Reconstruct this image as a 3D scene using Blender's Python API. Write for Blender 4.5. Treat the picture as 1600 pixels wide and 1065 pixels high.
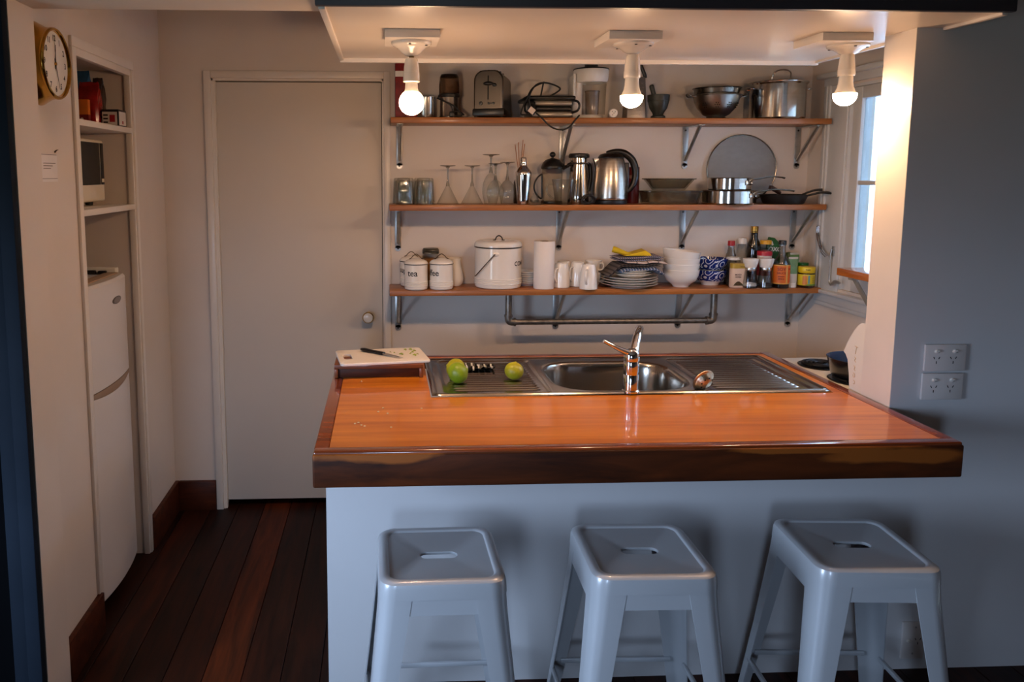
import bpy, bmesh, math, random
from mathutils import Vector, Matrix
random.seed(7)
PI = math.pi
SC = bpy.context.scene
COL = SC.collection
for o in list(bpy.data.objects):
    bpy.data.objects.remove(o)

# ------------------------------------------------------------------ camera
CAM = Vector((-0.3637, -2.4621, 1.6787))
yaw, pit = 0.0439, -0.1218
fw = Vector((math.sin(yaw)*math.cos(pit), math.cos(yaw)*math.cos(pit), math.sin(pit)))
rt = Vector((math.cos(yaw), -math.sin(yaw), 0))
up = rt.cross(fw)
cd = bpy.data.cameras.new('camera'); cam = bpy.data.objects.new('camera', cd); COL.objects.link(cam)
cam.matrix_world = Matrix(((rt.x, up.x, -fw.x, CAM.x), (rt.y, up.y, -fw.y, CAM.y), (rt.z, up.z, -fw.z, CAM.z), (0, 0, 0, 1)))
cd.sensor_width = 36; cd.lens = 1244*36/1600
cd.shift_x = 142.95/1600; cd.shift_y = -108.67/1600
cd.clip_start = 0.05
SC.camera = cam

# ------------------------------------------------------------------ world, daylight, exposure
SC.view_settings.view_transform = 'Standard'
SC.view_settings.look = 'None'
SC.view_settings.gamma = 1
SC.view_settings.use_curve_mapping = False
SC.view_settings.exposure = 1.97
SC.cycles.use_denoising = True
SC.cycles.max_bounces = 10
SC.cycles.transparent_max_bounces = 24
SC.cycles.caustics_reflective = False
SC.cycles.caustics_refractive = False
SC.cycles.sample_clamp_indirect = 4
w = bpy.data.worlds.new('overcast_sky'); SC.world = w; w.use_nodes = True
nt = w.node_tree; bg = nt.nodes['Background']
tc = nt.nodes.new('ShaderNodeTexCoord'); sep = nt.nodes.new('ShaderNodeSeparateXYZ')
rmp = nt.nodes.new('ShaderNodeValToRGB'); mr = nt.nodes.new('ShaderNodeMapRange')
nt.links.new(tc.outputs['Generated'], sep.inputs[0]); nt.links.new(sep.outputs['Z'], mr.inputs['Value'])
mr.inputs['From Min'].default_value = -1; mr.inputs['From Max'].default_value = 1
nt.links.new(mr.outputs[0], rmp.inputs[0]); nt.links.new(rmp.outputs[0], bg.inputs[0])
rmp.color_ramp.elements[0].position = 0.45; rmp.color_ramp.elements[0].color = (0.14, 0.17, 0.18, 1)
rmp.color_ramp.elements[1].position = 0.52; rmp.color_ramp.elements[1].color = (0.54, 0.71, 1.0, 1)
SKY = 8.0
bg.inputs[1].default_value = SKY
BULB = 41.0

def portal(name, loc, rot, sx, sy):
    l = bpy.data.lights.new(name, 'AREA'); l.shape = 'RECTANGLE'; l.size = sx; l.size_y = sy
    l.cycles.is_portal = True
    o = bpy.data.objects.new(name, l); COL.objects.link(o); o.location = loc; o.rotation_euler = rot
portal('daylight_portal_living', (-1.4, -5.03, 1.2), (PI/2, 0, 0), .6, .9)
portal('daylight_portal_side', (-2.18, -1.5, 1.08), (0, -PI/2, 0), 1.06, .8)
portal('daylight_portal_kitchen', (1.85, 0.63, 1.6), (0, PI/2, 0), 1.0, 1.0)

# ------------------------------------------------------------------ materials
def lin(c):
    return tuple(((x/255)/12.92 if x <= 10 else (((x/255)+0.055)/1.055)**2.4) for x in c)
MATS = {}
def mat(name, rgb, rough=.5, metal=0, var=.06, scale=6, bump=0., coat=0, bscale=None, emis=None, aniso=0, stretch=None, ior=None):
    if name in MATS: return MATS[name]
    m = bpy.data.materials.new(name); m.use_nodes = True; n = m.node_tree; L = n.links
    b = n.nodes['Principled BSDF']
    c = lin(rgb)
    tcn = n.nodes.new('ShaderNodeTexCoord'); no = n.nodes.new('ShaderNodeTexNoise')
    mp = n.nodes.new('ShaderNodeMapping'); L.new(tcn.outputs['Object'], mp.inputs[0]); L.new(mp.outputs[0], no.inputs['Vector'])
    if stretch: mp.inputs['Scale'].default_value = stretch
    no.inputs['Scale'].default_value = scale; no.inputs['Detail'].default_value = 4
    r = n.nodes.new('ShaderNodeValToRGB')
    r.color_ramp.elements[0].position = .3; r.color_ramp.elements[1].position = .7
    r.color_ramp.elements[0].color = tuple(x*(1-var) for x in c)+(1,)
    r.color_ramp.elements[1].color = tuple(min(1, x*(1+var)) for x in c)+(1,)
    L.new(no.outputs['Fac'], r.inputs[0]); L.new(r.outputs[0], b.inputs['Base Color'])
    b.inputs['Roughness'].default_value = rough; b.inputs['Metallic'].default_value = metal
    b.inputs['Coat Weight'].default_value = coat; b.inputs['Coat Roughness'].default_value = .08
    if ior: b.inputs['IOR'].default_value = ior
    if bump:
        bn = n.nodes.new('ShaderNodeBump'); n2 = n.nodes.new('ShaderNodeTexNoise')
        n2.inputs['Scale'].default_value = bscale or scale*6; L.new(mp.outputs[0], n2.inputs['Vector'])
        bn.inputs['Strength'].default_value = bump; bn.inputs['Distance'].default_value = .004
        L.new(n2.outputs['Fac'], bn.inputs['Height']); L.new(bn.outputs[0], b.inputs['Normal'])
    MATS[name] = m
    return m

def wood(name, dark, light, stretch=(1, 14, 14), scale=2.2, rough=.35, coat=0, randomise=.0, coatr=.08, grain=.0, ior=None):
    m = bpy.data.materials.new(name); m.use_nodes = True; n = m.node_tree; L = n.links
    b = n.nodes['Principled BSDF']
    tcn = n.nodes.new('ShaderNodeTexCoord'); mp = n.nodes.new('ShaderNodeMapping')
    mp.inputs['Scale'].default_value = stretch
    oi = n.nodes.new('ShaderNodeObjectInfo'); add = n.nodes.new('ShaderNodeVectorMath'); add.operation = 'ADD'
    sc = n.nodes.new('ShaderNodeVectorMath'); sc.operation = 'SCALE'; sc.inputs[0].default_value = (13, 7, 5)
    L.new(oi.outputs['Random'], sc.inputs['Scale'])
    L.new(tcn.outputs['Object'], add.inputs[0]); L.new(sc.outputs[0], add.inputs[1]); L.new(add.outputs[0], mp.inputs[0])
    no = n.nodes.new('ShaderNodeTexNoise'); no.inputs['Scale'].default_value = scale; no.inputs['Detail'].default_value = 8
    no.inputs['Roughness'].default_value = .62; no.inputs['Distortion'].default_value = .6
    L.new(mp.outputs[0], no.inputs['Vector'])
    r = n.nodes.new('ShaderNodeValToRGB')
    r.color_ramp.elements[0].position = .32; r.color_ramp.elements[1].position = .68
    r.color_ramp.elements[0].color = lin(dark)+(1,); r.color_ramp.elements[1].color = lin(light)+(1,)
    L.new(no.outputs['Fac'], r.inputs[0])
    out = r.outputs[0]
    if randomise:
        hv = n.nodes.new('ShaderNodeHueSaturation'); mr2 = n.nodes.new('ShaderNodeMapRange')
        mr2.inputs['To Min'].default_value = 1-randomise; mr2.inputs['To Max'].default_value = 1+randomise
        L.new(oi.outputs['Random'], mr2.inputs['Value']); L.new(mr2.outputs[0], hv.inputs['Value']); L.new(out, hv.inputs['Color']); out = hv.outputs[0]
    L.new(out, b.inputs['Base Color'])
    b.inputs['Roughness'].default_value = rough; b.inputs['Coat Weight'].default_value = coat; b.inputs['Coat Roughness'].default_value = coatr
    if ior: b.inputs['IOR'].default_value = ior
    if grain:
        bn = n.nodes.new('ShaderNodeBump'); bn.inputs['Strength'].default_value = grain; bn.inputs['Distance'].default_value = .002
        L.new(no.outputs['Fac'], bn.inputs['Height']); L.new(bn.outputs[0], b.inputs['Normal'])
    MATS[name] = m
    return m

def thin_glass(name, tint=(250, 251, 250), edge=(218, 218, 214), refl=1.0):
    """thin glassware: clear face on, darker and more mirror-like at grazing angles"""
    m = bpy.data.materials.new(name); m.use_nodes = True; n = m.node_tree; L = n.links
    n.nodes.remove(n.nodes['Principled BSDF']); out = n.nodes['Material Output']
    lw = n.nodes.new('ShaderNodeLayerWeight'); lw.inputs['Blend'].default_value = .35
    no = n.nodes.new('ShaderNodeTexNoise'); no.inputs['Scale'].default_value = 30
    tcn = n.nodes.new('ShaderNodeTexCoord'); L.new(tcn.outputs['Object'], no.inputs['Vector'])
    bn = n.nodes.new('ShaderNodeBump'); bn.inputs['Strength'].default_value = .08; bn.inputs['Distance'].default_value = .002
    L.new(no.outputs['Fac'], bn.inputs['Height'])
    mx = n.nodes.new('ShaderNodeMix'); mx.data_type = 'RGBA'
    mx.inputs[6].default_value = lin(tint)+(1,); mx.inputs[7].default_value = lin(edge)+(1,)
    L.new(lw.outputs['Facing'], mx.inputs[0])
    tr = n.nodes.new('ShaderNodeBsdfTransparent'); L.new(mx.outputs[2], tr.inputs[0])
    gl = n.nodes.new('ShaderNodeBsdfGlossy'); gl.inputs['Roughness'].default_value = .04; L.new(bn.outputs[0], gl.inputs['Normal'])
    l2 = n.nodes.new('ShaderNodeLayerWeight'); l2.inputs['Blend'].default_value = .5
    pw = n.nodes.new('ShaderNodeMath'); pw.operation = 'POWER'; pw.inputs[1].default_value = 4; L.new(l2.outputs['Facing'], pw.inputs[0])
    ml = n.nodes.new('ShaderNodeMath'); ml.operation = 'MULTIPLY_ADD'; ml.inputs[1].default_value = .45*refl; ml.inputs[2].default_value = .05*refl; L.new(pw.outputs[0], ml.inputs[0])
    ms = n.nodes.new('ShaderNodeMixShader'); L.new(ml.outputs[0], ms.inputs[0]); L.new(tr.outputs[0], ms.inputs[1]); L.new(gl.outputs[0], ms.inputs[2])
    L.new(ms.outputs[0], out.inputs[0])
    MATS[name] = m
    return m

def emitter(name, col, strength):
    m = bpy.data.materials.new(name); m.use_nodes = True; n = m.node_tree
    n.nodes.remove(n.nodes['Principled BSDF'])
    e = n.nodes.new('ShaderNodeEmission'); e.inputs[0].default_value = col+(1,); e.inputs[1].default_value = strength
    n.links.new(e.outputs[0], n.nodes['Material Output'].inputs[0])
    return m

def mesh_sieve(name):
    """woven wire: fine see-through mesh"""
    m = bpy.data.materials.new(name); m.use_nodes = True; n = m.node_tree; L = n.links
    b = n.nodes['Principled BSDF']; b.inputs['Base Color'].default_value = lin((150, 150, 146))+(1,); b.inputs['Metallic'].default_value = .7; b.inputs['Roughness'].default_value = .55
    tr = n.nodes.new('ShaderNodeBsdfTransparent'); ms = n.nodes.new('ShaderNodeMixShader')
    no = n.nodes.new('ShaderNodeTexNoise'); no.inputs['Scale'].default_value = 9
    mr_ = n.nodes.new('ShaderNodeMapRange'); mr_.inputs['To Min'].default_value = .55; mr_.inputs['To Max'].default_value = .72
    L.new(no.outputs['Fac'], mr_.inputs['Value']); L.new(mr_.outputs[0], ms.inputs[0])
    L.new(tr.outputs[0], ms.inputs[1]); L.new(b.outputs[0], ms.inputs[2]); L.new(ms.outputs[0], n.nodes['Material Output'].inputs[0])
    return m

def striped(name, base, stripe, axis=0, freq=90, duty=.5, rough=.9, base2=None, axis2=None, freq2=60):
    """woven cloth stripes or checks"""
    m = bpy.data.materials.new(name); m.use_nodes = True; n = m.node_tree; L = n.links
    b = n.nodes['Principled BSDF']; b.inputs['Roughness'].default_value = rough
    tcn = n.nodes.new('ShaderNodeTexCoord'); sp = n.nodes.new('ShaderNodeSeparateXYZ'); L.new(tcn.outputs['Object'], sp.inputs[0])
    def band(ax, fr, du):
        a = n.nodes.new('ShaderNodeMath'); a.operation = 'MULTIPLY'; a.inputs[1].default_value = fr; L.new(sp.outputs[ax], a.inputs[0])
        f = n.nodes.new('ShaderNodeMath'); f.operation = 'FRACT'; L.new(a.outputs[0], f.inputs[0])
        g = n.nodes.new('ShaderNodeMath'); g.operation = 'LESS_THAN'; g.inputs[1].default_value = du; L.new(f.outputs[0], g.inputs[0])
        return g.outputs[0]
    k = band(axis, freq, duty)
    mx = n.nodes.new('ShaderNodeMix'); mx.data_type = 'RGBA'; mx.inputs[6].default_value = lin(base)+(1,); mx.inputs[7].default_value = lin(stripe)+(1,)
    L.new(k, mx.inputs[0]); out = mx.outputs[2]
    if axis2 is not None:
        k2 = band(axis2, freq2, .5)
        m2 = n.nodes.new('ShaderNodeMix'); m2.data_type = 'RGBA'; m2.inputs[7].default_value = lin(base2)+(1,)
        h = n.nodes.new('ShaderNodeMath'); h.operation = 'MULTIPLY'; h.inputs[1].default_value = .5; L.new(k2, h.inputs[0])
        L.new(out, m2.inputs[6]); L.new(h.outputs[0], m2.inputs[0]); out = m2.outputs[2]
    L.new(out, b.inputs['Base Color'])
    return m

def scroll_ceramic(name):
    """blue glaze with a white scroll pattern"""
    m = bpy.data.materials.new(name); m.use_nodes = True; n = m.node_tree; L = n.links
    b = n.nodes['Principled BSDF']; b.inputs['Roughness'].default_value = .15
    tcn = n.nodes.new('ShaderNodeTexCoord'); v = n.nodes.new('ShaderNodeTexVoronoi'); v.inputs['Scale'].default_value = 26
    L.new(tcn.outputs['Object'], v.inputs['Vector'])
    s = n.nodes.new('ShaderNodeMath'); s.operation = 'MULTIPLY'; s.inputs[1].default_value = 21; L.new(v.outputs['Distance'], s.inputs[0])
    si = n.nodes.new('ShaderNodeMath'); si.operation = 'SINE'; L.new(s.outputs[0], si.inputs[0])
    g = n.nodes.new('ShaderNodeMath'); g.operation = 'GREATER_THAN'; g.inputs[1].default_value = .62; L.new(si.outputs[0], g.inputs[0])
    mx = n.nodes.new('ShaderNodeMix'); mx.data_type = 'RGBA'; mx.inputs[6].default_value = lin((24, 44, 118))+(1,); mx.inputs[7].default_value = lin((205, 215, 232))+(1,)
    L.new(g.outputs[0], mx.inputs[0]); L.new(mx.outputs[2], b.inputs['Base Color'])
    return m

# ------------------------------------------------------------------ mesh builder (world coordinates)
ORG = {}
class MB:
    def __init__(s): s.v = []; s.f = []
    def add(s, vs, fs):
        k = len(s.v); s.v += [tuple(p) for p in vs]; s.f += [tuple(i+k for i in f) for f in fs]; return s
    def box(s, x0, x1, y0, y1, z0, z1, b=0, seg=2):
        if x0 > x1: x0, x1 = x1, x0
        if y0 > y1: y0, y1 = y1, y0
        if z0 > z1: z0, z1 = z1, z0
        vs = [(x, y, z) for z in (z0, z1) for y in (y0, y1) for x in (x0, x1)]
        fs = [(0, 2, 3, 1), (4, 5, 7, 6), (0, 1, 5, 4), (2, 6, 7, 3), (0, 4, 6, 2), (1, 3, 7, 5)]
        if b:
            b = min(b, .49*min(x1-x0, y1-y0, z1-z0))
            bm = bmesh.new(); bv = [bm.verts.new(p) for p in vs]
            for f in fs: bm.faces.new([bv[i] for i in f])
            bmesh.ops.bevel(bm, geom=bm.edges[:], offset=b, segments=seg, affect='EDGES', profile=.5)
            bm.verts.index_update()
            s.add([tuple(q.co) for q in bm.verts], [[q.index for q in f.verts] for f in bm.faces]); bm.free()
        else: s.add(vs, fs)
        return s
    def loft(s, loops, cap0=True, cap1=True, closed=True):
        n = len(loops[0]); k = len(s.v); fs = []
        vs = [p for l in loops for p in l]
        m = n if closed else n-1
        for i in range(len(loops)-1):
            for j in range(m):
                a = i*n+j; b_ = i*n+(j+1) % n; fs.append((a, b_, b_+n, a+n))
        if cap0: fs.append(tuple(range(n-1, -1, -1)))
        if cap1: fs.append(tuple((len(loops)-1)*n+j for j in range(n)))
        return s.add(vs, fs)
    def lathe(s, prof, cx=0, cy=0, z0=0, seg=32, sx=1, sy=1, a0=0, a1=None):
        vs = []; fs = []; idx = []
        full = a1 is None
        cnt = seg if full else seg+1
        span = 2*PI if full else a1-a0
        for r, z in prof:
            if r <= 1e-6: idx.append([len(vs)]*cnt); vs.append((cx, cy, z0+z))
            else:
                idx.append(list(range(len(vs), len(vs)+cnt)))
                for j in range(cnt):
                    a = a0+span*j/seg; vs.append((cx+r*sx*math.cos(a), cy+r*sy*math.sin(a), z0+z))
        for i in range(len(prof)-1):
            for j in range(seg):
                j2 = (j+1) % cnt
                q = [idx[i][j], idx[i][j2], idx[i+1][j2], idx[i+1][j]]
                u = []
                for t in q:
                    if t not in u: u.append(t)
                if len(u) > 2: fs.append(u)
        return s.add(vs, fs)
    def tube(s, pts, r, seg=8, closed=False, smooth=0, caps=True, flat=1.0, upv=None):
        pts = [Vector(p) for p in pts]
        rs = list(r) if isinstance(r, (list, tuple)) else [r]*len(pts)
        if smooth:
            n = len(pts); q = []; qr = []
            rng = n if closed else n-1
            for i in range(rng):
                p0 = pts[(i-1) % n] if (closed or i > 0) else pts[0]; p1 = pts[i]; p2 = pts[(i+1) % n]
                p3 = pts[(i+2) % n] if (closed or i+2 < n) else pts[n-1]
                for k in range(smooth):
                    t = k/smooth
                    q.append(.5*((2*p1)+(p2-p0)*t+(2*p0-5*p1+4*p2-p3)*t*t+(3*p1-p0-3*p2+p3)*t**3)); qr.append(rs[i]*(1-t)+rs[(i+1) % n]*t)
            if not closed: q.append(pts[-1]); qr.append(rs[-1])
            pts, rs = q, qr
        n = len(pts); loops = []; prev = None
        for i in range(n):
            a = pts[(i-1) % n] if (closed or i > 0) else pts[i]; b_ = pts[(i+1) % n] if (closed or i < n-1) else pts[i]
            t = (b_-a).normalized()
            if prev is None:
                u = Vector(upv) if upv else (Vector((0, 0, 1)) if abs(t.z) < .9 else Vector((1, 0, 0)))
                u = (u-t*u.dot(t)).normalized()
            else: u = (prev-t*prev.dot(t)).normalized()
            prev = u; w_ = t.cross(u)
            loops.append([pts[i]+(u*math.cos(2*PI*j/seg)*flat+w_*math.sin(2*PI*j/seg))*rs[i] for j in range(seg)])
        if closed: loops.append(loops[0]); caps = False
        return s.loft(loops, caps, caps)
    def prism(s, poly, axis, a0, a1):
        def P(u, v, a): return {0: (a, u, v), 1: (u, a, v), 2: (u, v, a)}[axis]
        return s.loft([[P(u, v, a0) for u, v in poly], [P(u, v, a1) for u, v in poly]])
    def sphere(s, c, r, seg=20, rings=12, sx=1, sy=1, sz=1):
        prof = [(r*math.sin(PI*i/rings), -r*math.cos(PI*i/rings)*sz) for i in range(rings+1)]
        prof[0] = (0, -r*sz); prof[-1] = (0, r*sz)
        return s.lathe(prof, c[0], c[1], c[2], seg, sx, sy)
    def xf(s, fn, k=0):
        for i in range(k, len(s.v)): s.v[i] = tuple(fn(*s.v[i]))
        return s
    def rot(s, c, axis, ang, k=0):
        R = Matrix.Rotation(ang, 4, axis); c = Vector(c)
        return s.xf(lambda x, y, z: R @ (Vector((x, y, z))-c)+c, k)
    def obj(s, name, m, parent=None, label=None, sharp=40, cat=None, group=None, kind=None, org=None, flat=False):
        o_ = Vector(ORG.get(parent.name, (0, 0, 0))) if parent else Vector(org or (0, 0, 0))
        me = bpy.data.meshes.new(name)
        me.from_pydata([tuple(Vector(p)-o_) for p in s.v], [], s.f)
        bm = bmesh.new(); bm.from_mesh(me); bmesh.ops.recalc_face_normals(bm, faces=bm.faces[:]); bm.to_mesh(me); bm.free()
        me.materials.append(m)
        if not flat:
            me.shade_smooth(); me.set_sharp_from_angle(angle=math.radians(sharp))
        o = bpy.data.objects.new(name, me); COL.objects.link(o)
        if parent: o.parent = parent; ORG[o.name] = tuple(o_)
        else: o.location = o_; ORG[o.name] = tuple(o_)
        if label: o['label'] = label
        if cat: o['category'] = cat
        if group: o['group'] = group
        if kind: o['kind'] = kind
        return o

def thing(name, label, cat, loc, group=None):
    o = bpy.data.objects.new(name, None); COL.objects.link(o); o.location = loc; o.empty_display_size = .05
    o['label'] = label; o['category'] = cat
    if group: o['group'] = group
    ORG[o.name] = tuple(loc)
    return o
def dup(root, loc, rotz=0, label=None, group=None):
    r = root.copy(); COL.objects.link(r); r.location = loc; r.rotation_euler = (0, 0, rotz)
    if label: r['label'] = label
    if group: r['group'] = group
    for ch in list(root.children):
        c = ch.copy(); COL.objects.link(c); c.parent = r
        for g in list(ch.children):
            d = g.copy(); COL.objects.link(d); d.parent = c
    return r
def struct(name, mb, m, parent=None, org=None):
    return mb.obj(name, m, parent, kind=None if parent else 'structure', org=org)

def text_mesh(txt, size, bold=0.0, shear=0, extrude=0):
    c = bpy.data.curves.new('txt', 'FONT'); c.body = txt; c.size = size; c.align_x = 'CENTER'; c.align_y = 'CENTER'
    c.offset = bold; c.shear = shear; c.resolution_u = 3
    o = bpy.data.objects.new('txt', c); COL.objects.link(o)
    dg = bpy.context.evaluated_depsgraph_get(); dg.update()
    me = bpy.data.meshes.new_from_object(o.evaluated_get(dg))
    vs = [tuple(v.co) for v in me.vertices]; fs = [tuple(p.vertices) for p in me.polygons]
    bpy.data.objects.remove(o); bpy.data.curves.remove(c); bpy.data.meshes.remove(me)
    return vs, fs
def text_on_cyl(txt, size, cx, cy, z, r, ang, wide=1.0, bold=0):
    """lettering wrapped round an upright cylinder; ang measured from the -y side, positive towards +x"""
    vs, fs = text_mesh(txt, size, bold)
    mb = MB()
    mb.add([(cx+r*math.sin(ang+x*wide/r), cy-r*math.cos(ang+x*wide/r), z+y) for x, y, _ in vs], fs)
    return mb
def text_flat(txt, size, o, ux, uy, bold=0, wide=1.0, shear=0):
    vs, fs = text_mesh(txt, size, bold, shear); o = Vector(o); ux = Vector(ux); uy = Vector(uy)
    mb = MB(); mb.add([o+ux*x*wide+uy*y for x, y, _ in vs], fs)
    return mb

# ------------------------------------------------------------------ common finishes
WALL = mat('kitchen_wall_paint', (214, 203, 192), .55, var=.03, scale=3, bump=.06, bscale=180)
PANEL = mat('living_wall_paint', (206, 206, 207), .42, var=.03, scale=2, bump=.05, bscale=160)
TRIM = mat('white_gloss_trim', (222, 214, 204), .32, var=.03, scale=5, bump=.03, bscale=60)
DOORP = mat('white_satin_door_paint', (216, 208, 198), .5, var=.02, scale=2, bump=.03, bscale=90)
SOFF = mat('soffit_gloss_paint', (222, 210, 196), .28, var=.04, scale=3, bump=.03, bscale=40)
NAVY = mat('blue_grey_trim_paint', (28, 35, 44), .65, var=.12, scale=5, bump=.05, bscale=50, ior=1.12)
DARKB = wood('dark_stained_skirting', (48, 20, 9), (86, 40, 18), (2, 14, 14), 2, .45, 0, ior=1.3)
FLOORW = wood('stained_floorboard', (22, 8, 4), (58, 23, 10), (9, .8, 9), 3, .5, 0, randomise=.4, grain=.1, ior=1.28)
BLACK = mat('black_void', (9, 9, 10), .9)
CHROME = mat('polished_chrome', (225, 225, 228), .06, 1, var=.02)
STEEL = mat('brushed_steel', (188, 184, 178), .24, 1, var=.08, scale=4, stretch=(1, 1, 30))
GALV = mat('galvanised_bracket', (180, 182, 180), .34, .85, var=.15, scale=30)
BLKP = mat('black_plastic', (16, 16, 17), .35, var=.1)
BLKR = mat('black_rubber_cable', (12, 12, 13), .55)
WHITE = mat('white_plastic', (226, 222, 214), .35, var=.02)
ENAM = mat('white_enamel', (228, 221, 210), .16, var=.02, coat=.3)
CERAM = mat('white_ceramic', (232, 228, 220), .14, var=.015, coat=.3)
INK = mat('black_lettering', (24, 22, 22), .6)
GLASS = thin_glass('clear_glass')

# ------------------------------------------------------------------ room shell
D = 1.4294; XW = -1.4243; XR = 1.7262; XJ = -1.37; J0, J1 = -.22, -.06
XP = 1.2815; TW = .159; ZC = 2.55
# floor and boards
fl = struct('floor', MB().box(-2.7, 2.8, -5.0, 1.75, -.08, -.012), BLACK)
bw = .1315; x = -2.63; shared = None
fb = MB().box(-bw/2+.0012, bw/2-.0012, -5.0, 1.7, -.012, 0, .0015, 1)
k = 0
while x < 2.75:
    if shared is None:
        o = fb.obj('floorboard', FLOORW, fl, sharp=30); shared = o.data
    else:
        o = bpy.data.objects.new('floorboard', shared); COL.objects.link(o); o.parent = fl
    o.location = (x, 0, 0); x += bw; k += 1
# the one redder board with a pale sap edge
SAP = wood('sap_edged_floorboard', (32, 12, 5), (96, 42, 16), (9, .8, 9), 2.5, .5, 0, grain=.1, ior=1.28)
for o in fl.children:
    if abs(o.location.x+.955) < bw/2:
        me = o.data.copy(); me.materials.clear(); me.materials.append(SAP); o.data = me; o['label'] = 'redder floorboard with a pale streak'

# back wall with door opening
DL, DR, DT = -1.186, -.37, 2.128
wb = MB()
wb.box(-2.2, DL, D, D+.11, 0, ZC).box(DR, XR+.12, D, D+.11, 0, ZC).box(DL, DR, D, D+.11, DT, ZC)
struct('wall_back', wb, WALL)
struct('dark_backing', MB().box(-2.2, .6, D+.9, D+.95, -.08, ZC).box(-2.2, -2.15, D+.1, D+.95, -.08, ZC).box(.55, .6, D+.1, D+.95, -.08, ZC).box(-2.2, .6, D+.1, D+.95, ZC-.03, ZC).box(-2.2, .6, D+.1, D+.95, -.09, -.013), BLACK)  # unseen black box added behind the door to keep its gap dark
# left wall with the fridge alcove
AL, AR, AT = .372, .962, 2.103
wl = MB()
wl.box(XW-.1, XW, J1, AL, 0, ZC).box(XW-.1, XW, AR, D, 0, ZC).box(XW-.1, XW, AL, AR, AT, ZC)
struct('wall_left', wl, WALL)
AX = XW-.66
al = MB()
al.box(AX-.03, AX, AL-.03, AR+.03, 0, AT+.03).box(AX, XW-.1, AL-.03, AL, 0, AT+.03).box(AX, XW-.1, AR, AR+.03, 0, AT+.03).box(AX, XW-.1, AL, AR, AT, AT+.03)
struct('wall_alcove', al, WALL)
al_pan = MB().box(AX, AX+.006, .668, .674, .0, 1.53)
struct('trim_alcove_joint', al_pan, BLACK)
# alcove face frame and shelves
tf = MB()
tf.box(XW, XW+.012, AL-.040, AL-.004, 0.153, AT+.0035, .003)
tf.box(XW, XW+.012, AR+.004, AR+.030, .0, AT+.0035, .003)
tf.box(XW, XW+.012, AL-.040, AR+.030, AT+.004, AT+.038, .003)
struct('trim_1', tf, TRIM)
tf = MB()
tf.box(XW-.02, XW+.005, AL-.006, AL+.008, 0.0, AT, .002).box(XW-.02, XW+.005, AR-.008, AR+.006, 0, AT, .002).box(XW-.02, XW+.006, AL, AR, AT-.022, AT+.006, .002)
struct('trim_2', tf, TRIM)
struct('trim_3', MB().box(AX, XW+.006, AL, AR, 1.846, 1.868, .002), TRIM)
struct('trim_4', MB().box(AX, XW+.006, AL, AR, 1.530, 1.553, .002), TRIM)
# window wall (right)
WY0, WY1, WZ0, WZ1 = .16, 1.10, 1.15, 2.075
wr = MB()
wr.box(XR, XR+.12, TW-.01, WY0+.0, 0, ZC).box(XR, XR+.12, WY1, D+.1, 0, ZC).box(XR, XR+.12, WY0, WY1, 0, WZ0).box(XR, XR+.12, WY0, WY1, WZ1, ZC)
struct('wall_right', wr, WALL)
# breakfast-bar front and the stub wall that carries on to the right
CT = .92
struct('wall_front', MB().box(XP, 2.85, 0, TW, 0, ZC).box(-.559, XP, 0, .1, 0, .8185), PANEL)
struct('trim_wall_end', MB().box(XP-.0015, XP, 0.0005, TW-.0005, CT, 2.1265), TRIM)
struct('wall_bar_end', MB().box(-.559, -.52, .1, .72, 0, .8185), PANEL)
# opening: jamb on the left, beam over it, painted casing facing the living room
struct('wall_jamb', MB().box(XJ-.35, XJ, J0, J1, 0, ZC), WALL)
struct('wall_living_left', MB().box(-2.7, XJ-.07, J0-.012, J0-.002, 0, ZC), mat('dark_navy_wall', (8, 9, 11), .9, ior=1.05))
cs = MB().box(XJ-.042, XJ-.001, J0-.034, J0-.001, 0, 2.16, .004).box(XJ-.085, XJ-.042, J0-.024, J0-.001, 0, 2.16, .004)
struct('trim_casing_left', cs, NAVY)
struct('trim_beam', MB().box(XJ, -.5365, J0, J1, 2.148, ZC, .002), WALL)
struct('trim_casing_head', MB().box(XJ-.085, -.555, J0-.03, J0-.001, 2.152, 2.28, .004), NAVY)
# soffit over the bar
SL, SR_, SF, SB, ZS = -.537, 1.372, -.244, .745, 2.1265
struct('ceiling_soffit', MB().box(SL, SR_, SF, SB, ZS, ZC), SOFF)
so = MB()
so.box(SL-.001, SR_+.001, SB-.014, SB+.004, ZS-.016, ZS+.05, .003)
so.box(SL-.004, SL+.014, SF, SB, ZS-.009, ZS+.05, .003).box(SR_-.014, SR_+.004, SF, -.004, ZS-.009, ZS+.05, .003).box(SR_-.014, SR_+.004, TW+.004, SB, ZS-.009, ZS+.05, .003)
struct('trim_soffit_edge', so, TRIM)
struct('trim_soffit_fascia', MB().box(SL-.012, SR_+.012, SF-.022, SF-.0005, ZS-.003, ZC, .004), mat('dark_fascia_paint', (58, 56, 64), .4, var=.1))
# ceilings and living-room shell behind the camera (three windows in its back wall light the bar)
struct('ceiling', MB().box(-2.75, 2.85, -5.1, D+.1, ZC, ZC+.08), mat('ceiling_paint', (205, 200, 194), .6))
LW = mat('living_room_paint', (104, 84, 70), .6)
lv = MB().box(-2.2, -2.15, -5.05, -1.9, 0, ZC).box(-2.2, -2.15, -1.1, J0, 0, ZC).box(-2.2, -2.15, -1.9, -1.1, 1.61, ZC).box(-2.2, -2.15, -1.9, -1.1, 0, .55)
struct('wall_living_side', lv, LW)
struct('wall_living_right', MB().box(2.8, 2.85, -5.05, 0, 0, ZC), LW)
lb = MB().box(-2.75, -1.7, -5.1, -5.0, 0, ZC).box(-1.1, 2.85, -5.1, -5.0, 0, ZC).box(-1.7, -1.1, -5.1, -5.0, 1.65, ZC).box(-1.7, -1.1, -5.1, -5.0, 0, .75)
struct('wall_living_back', lb, LW)

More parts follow.
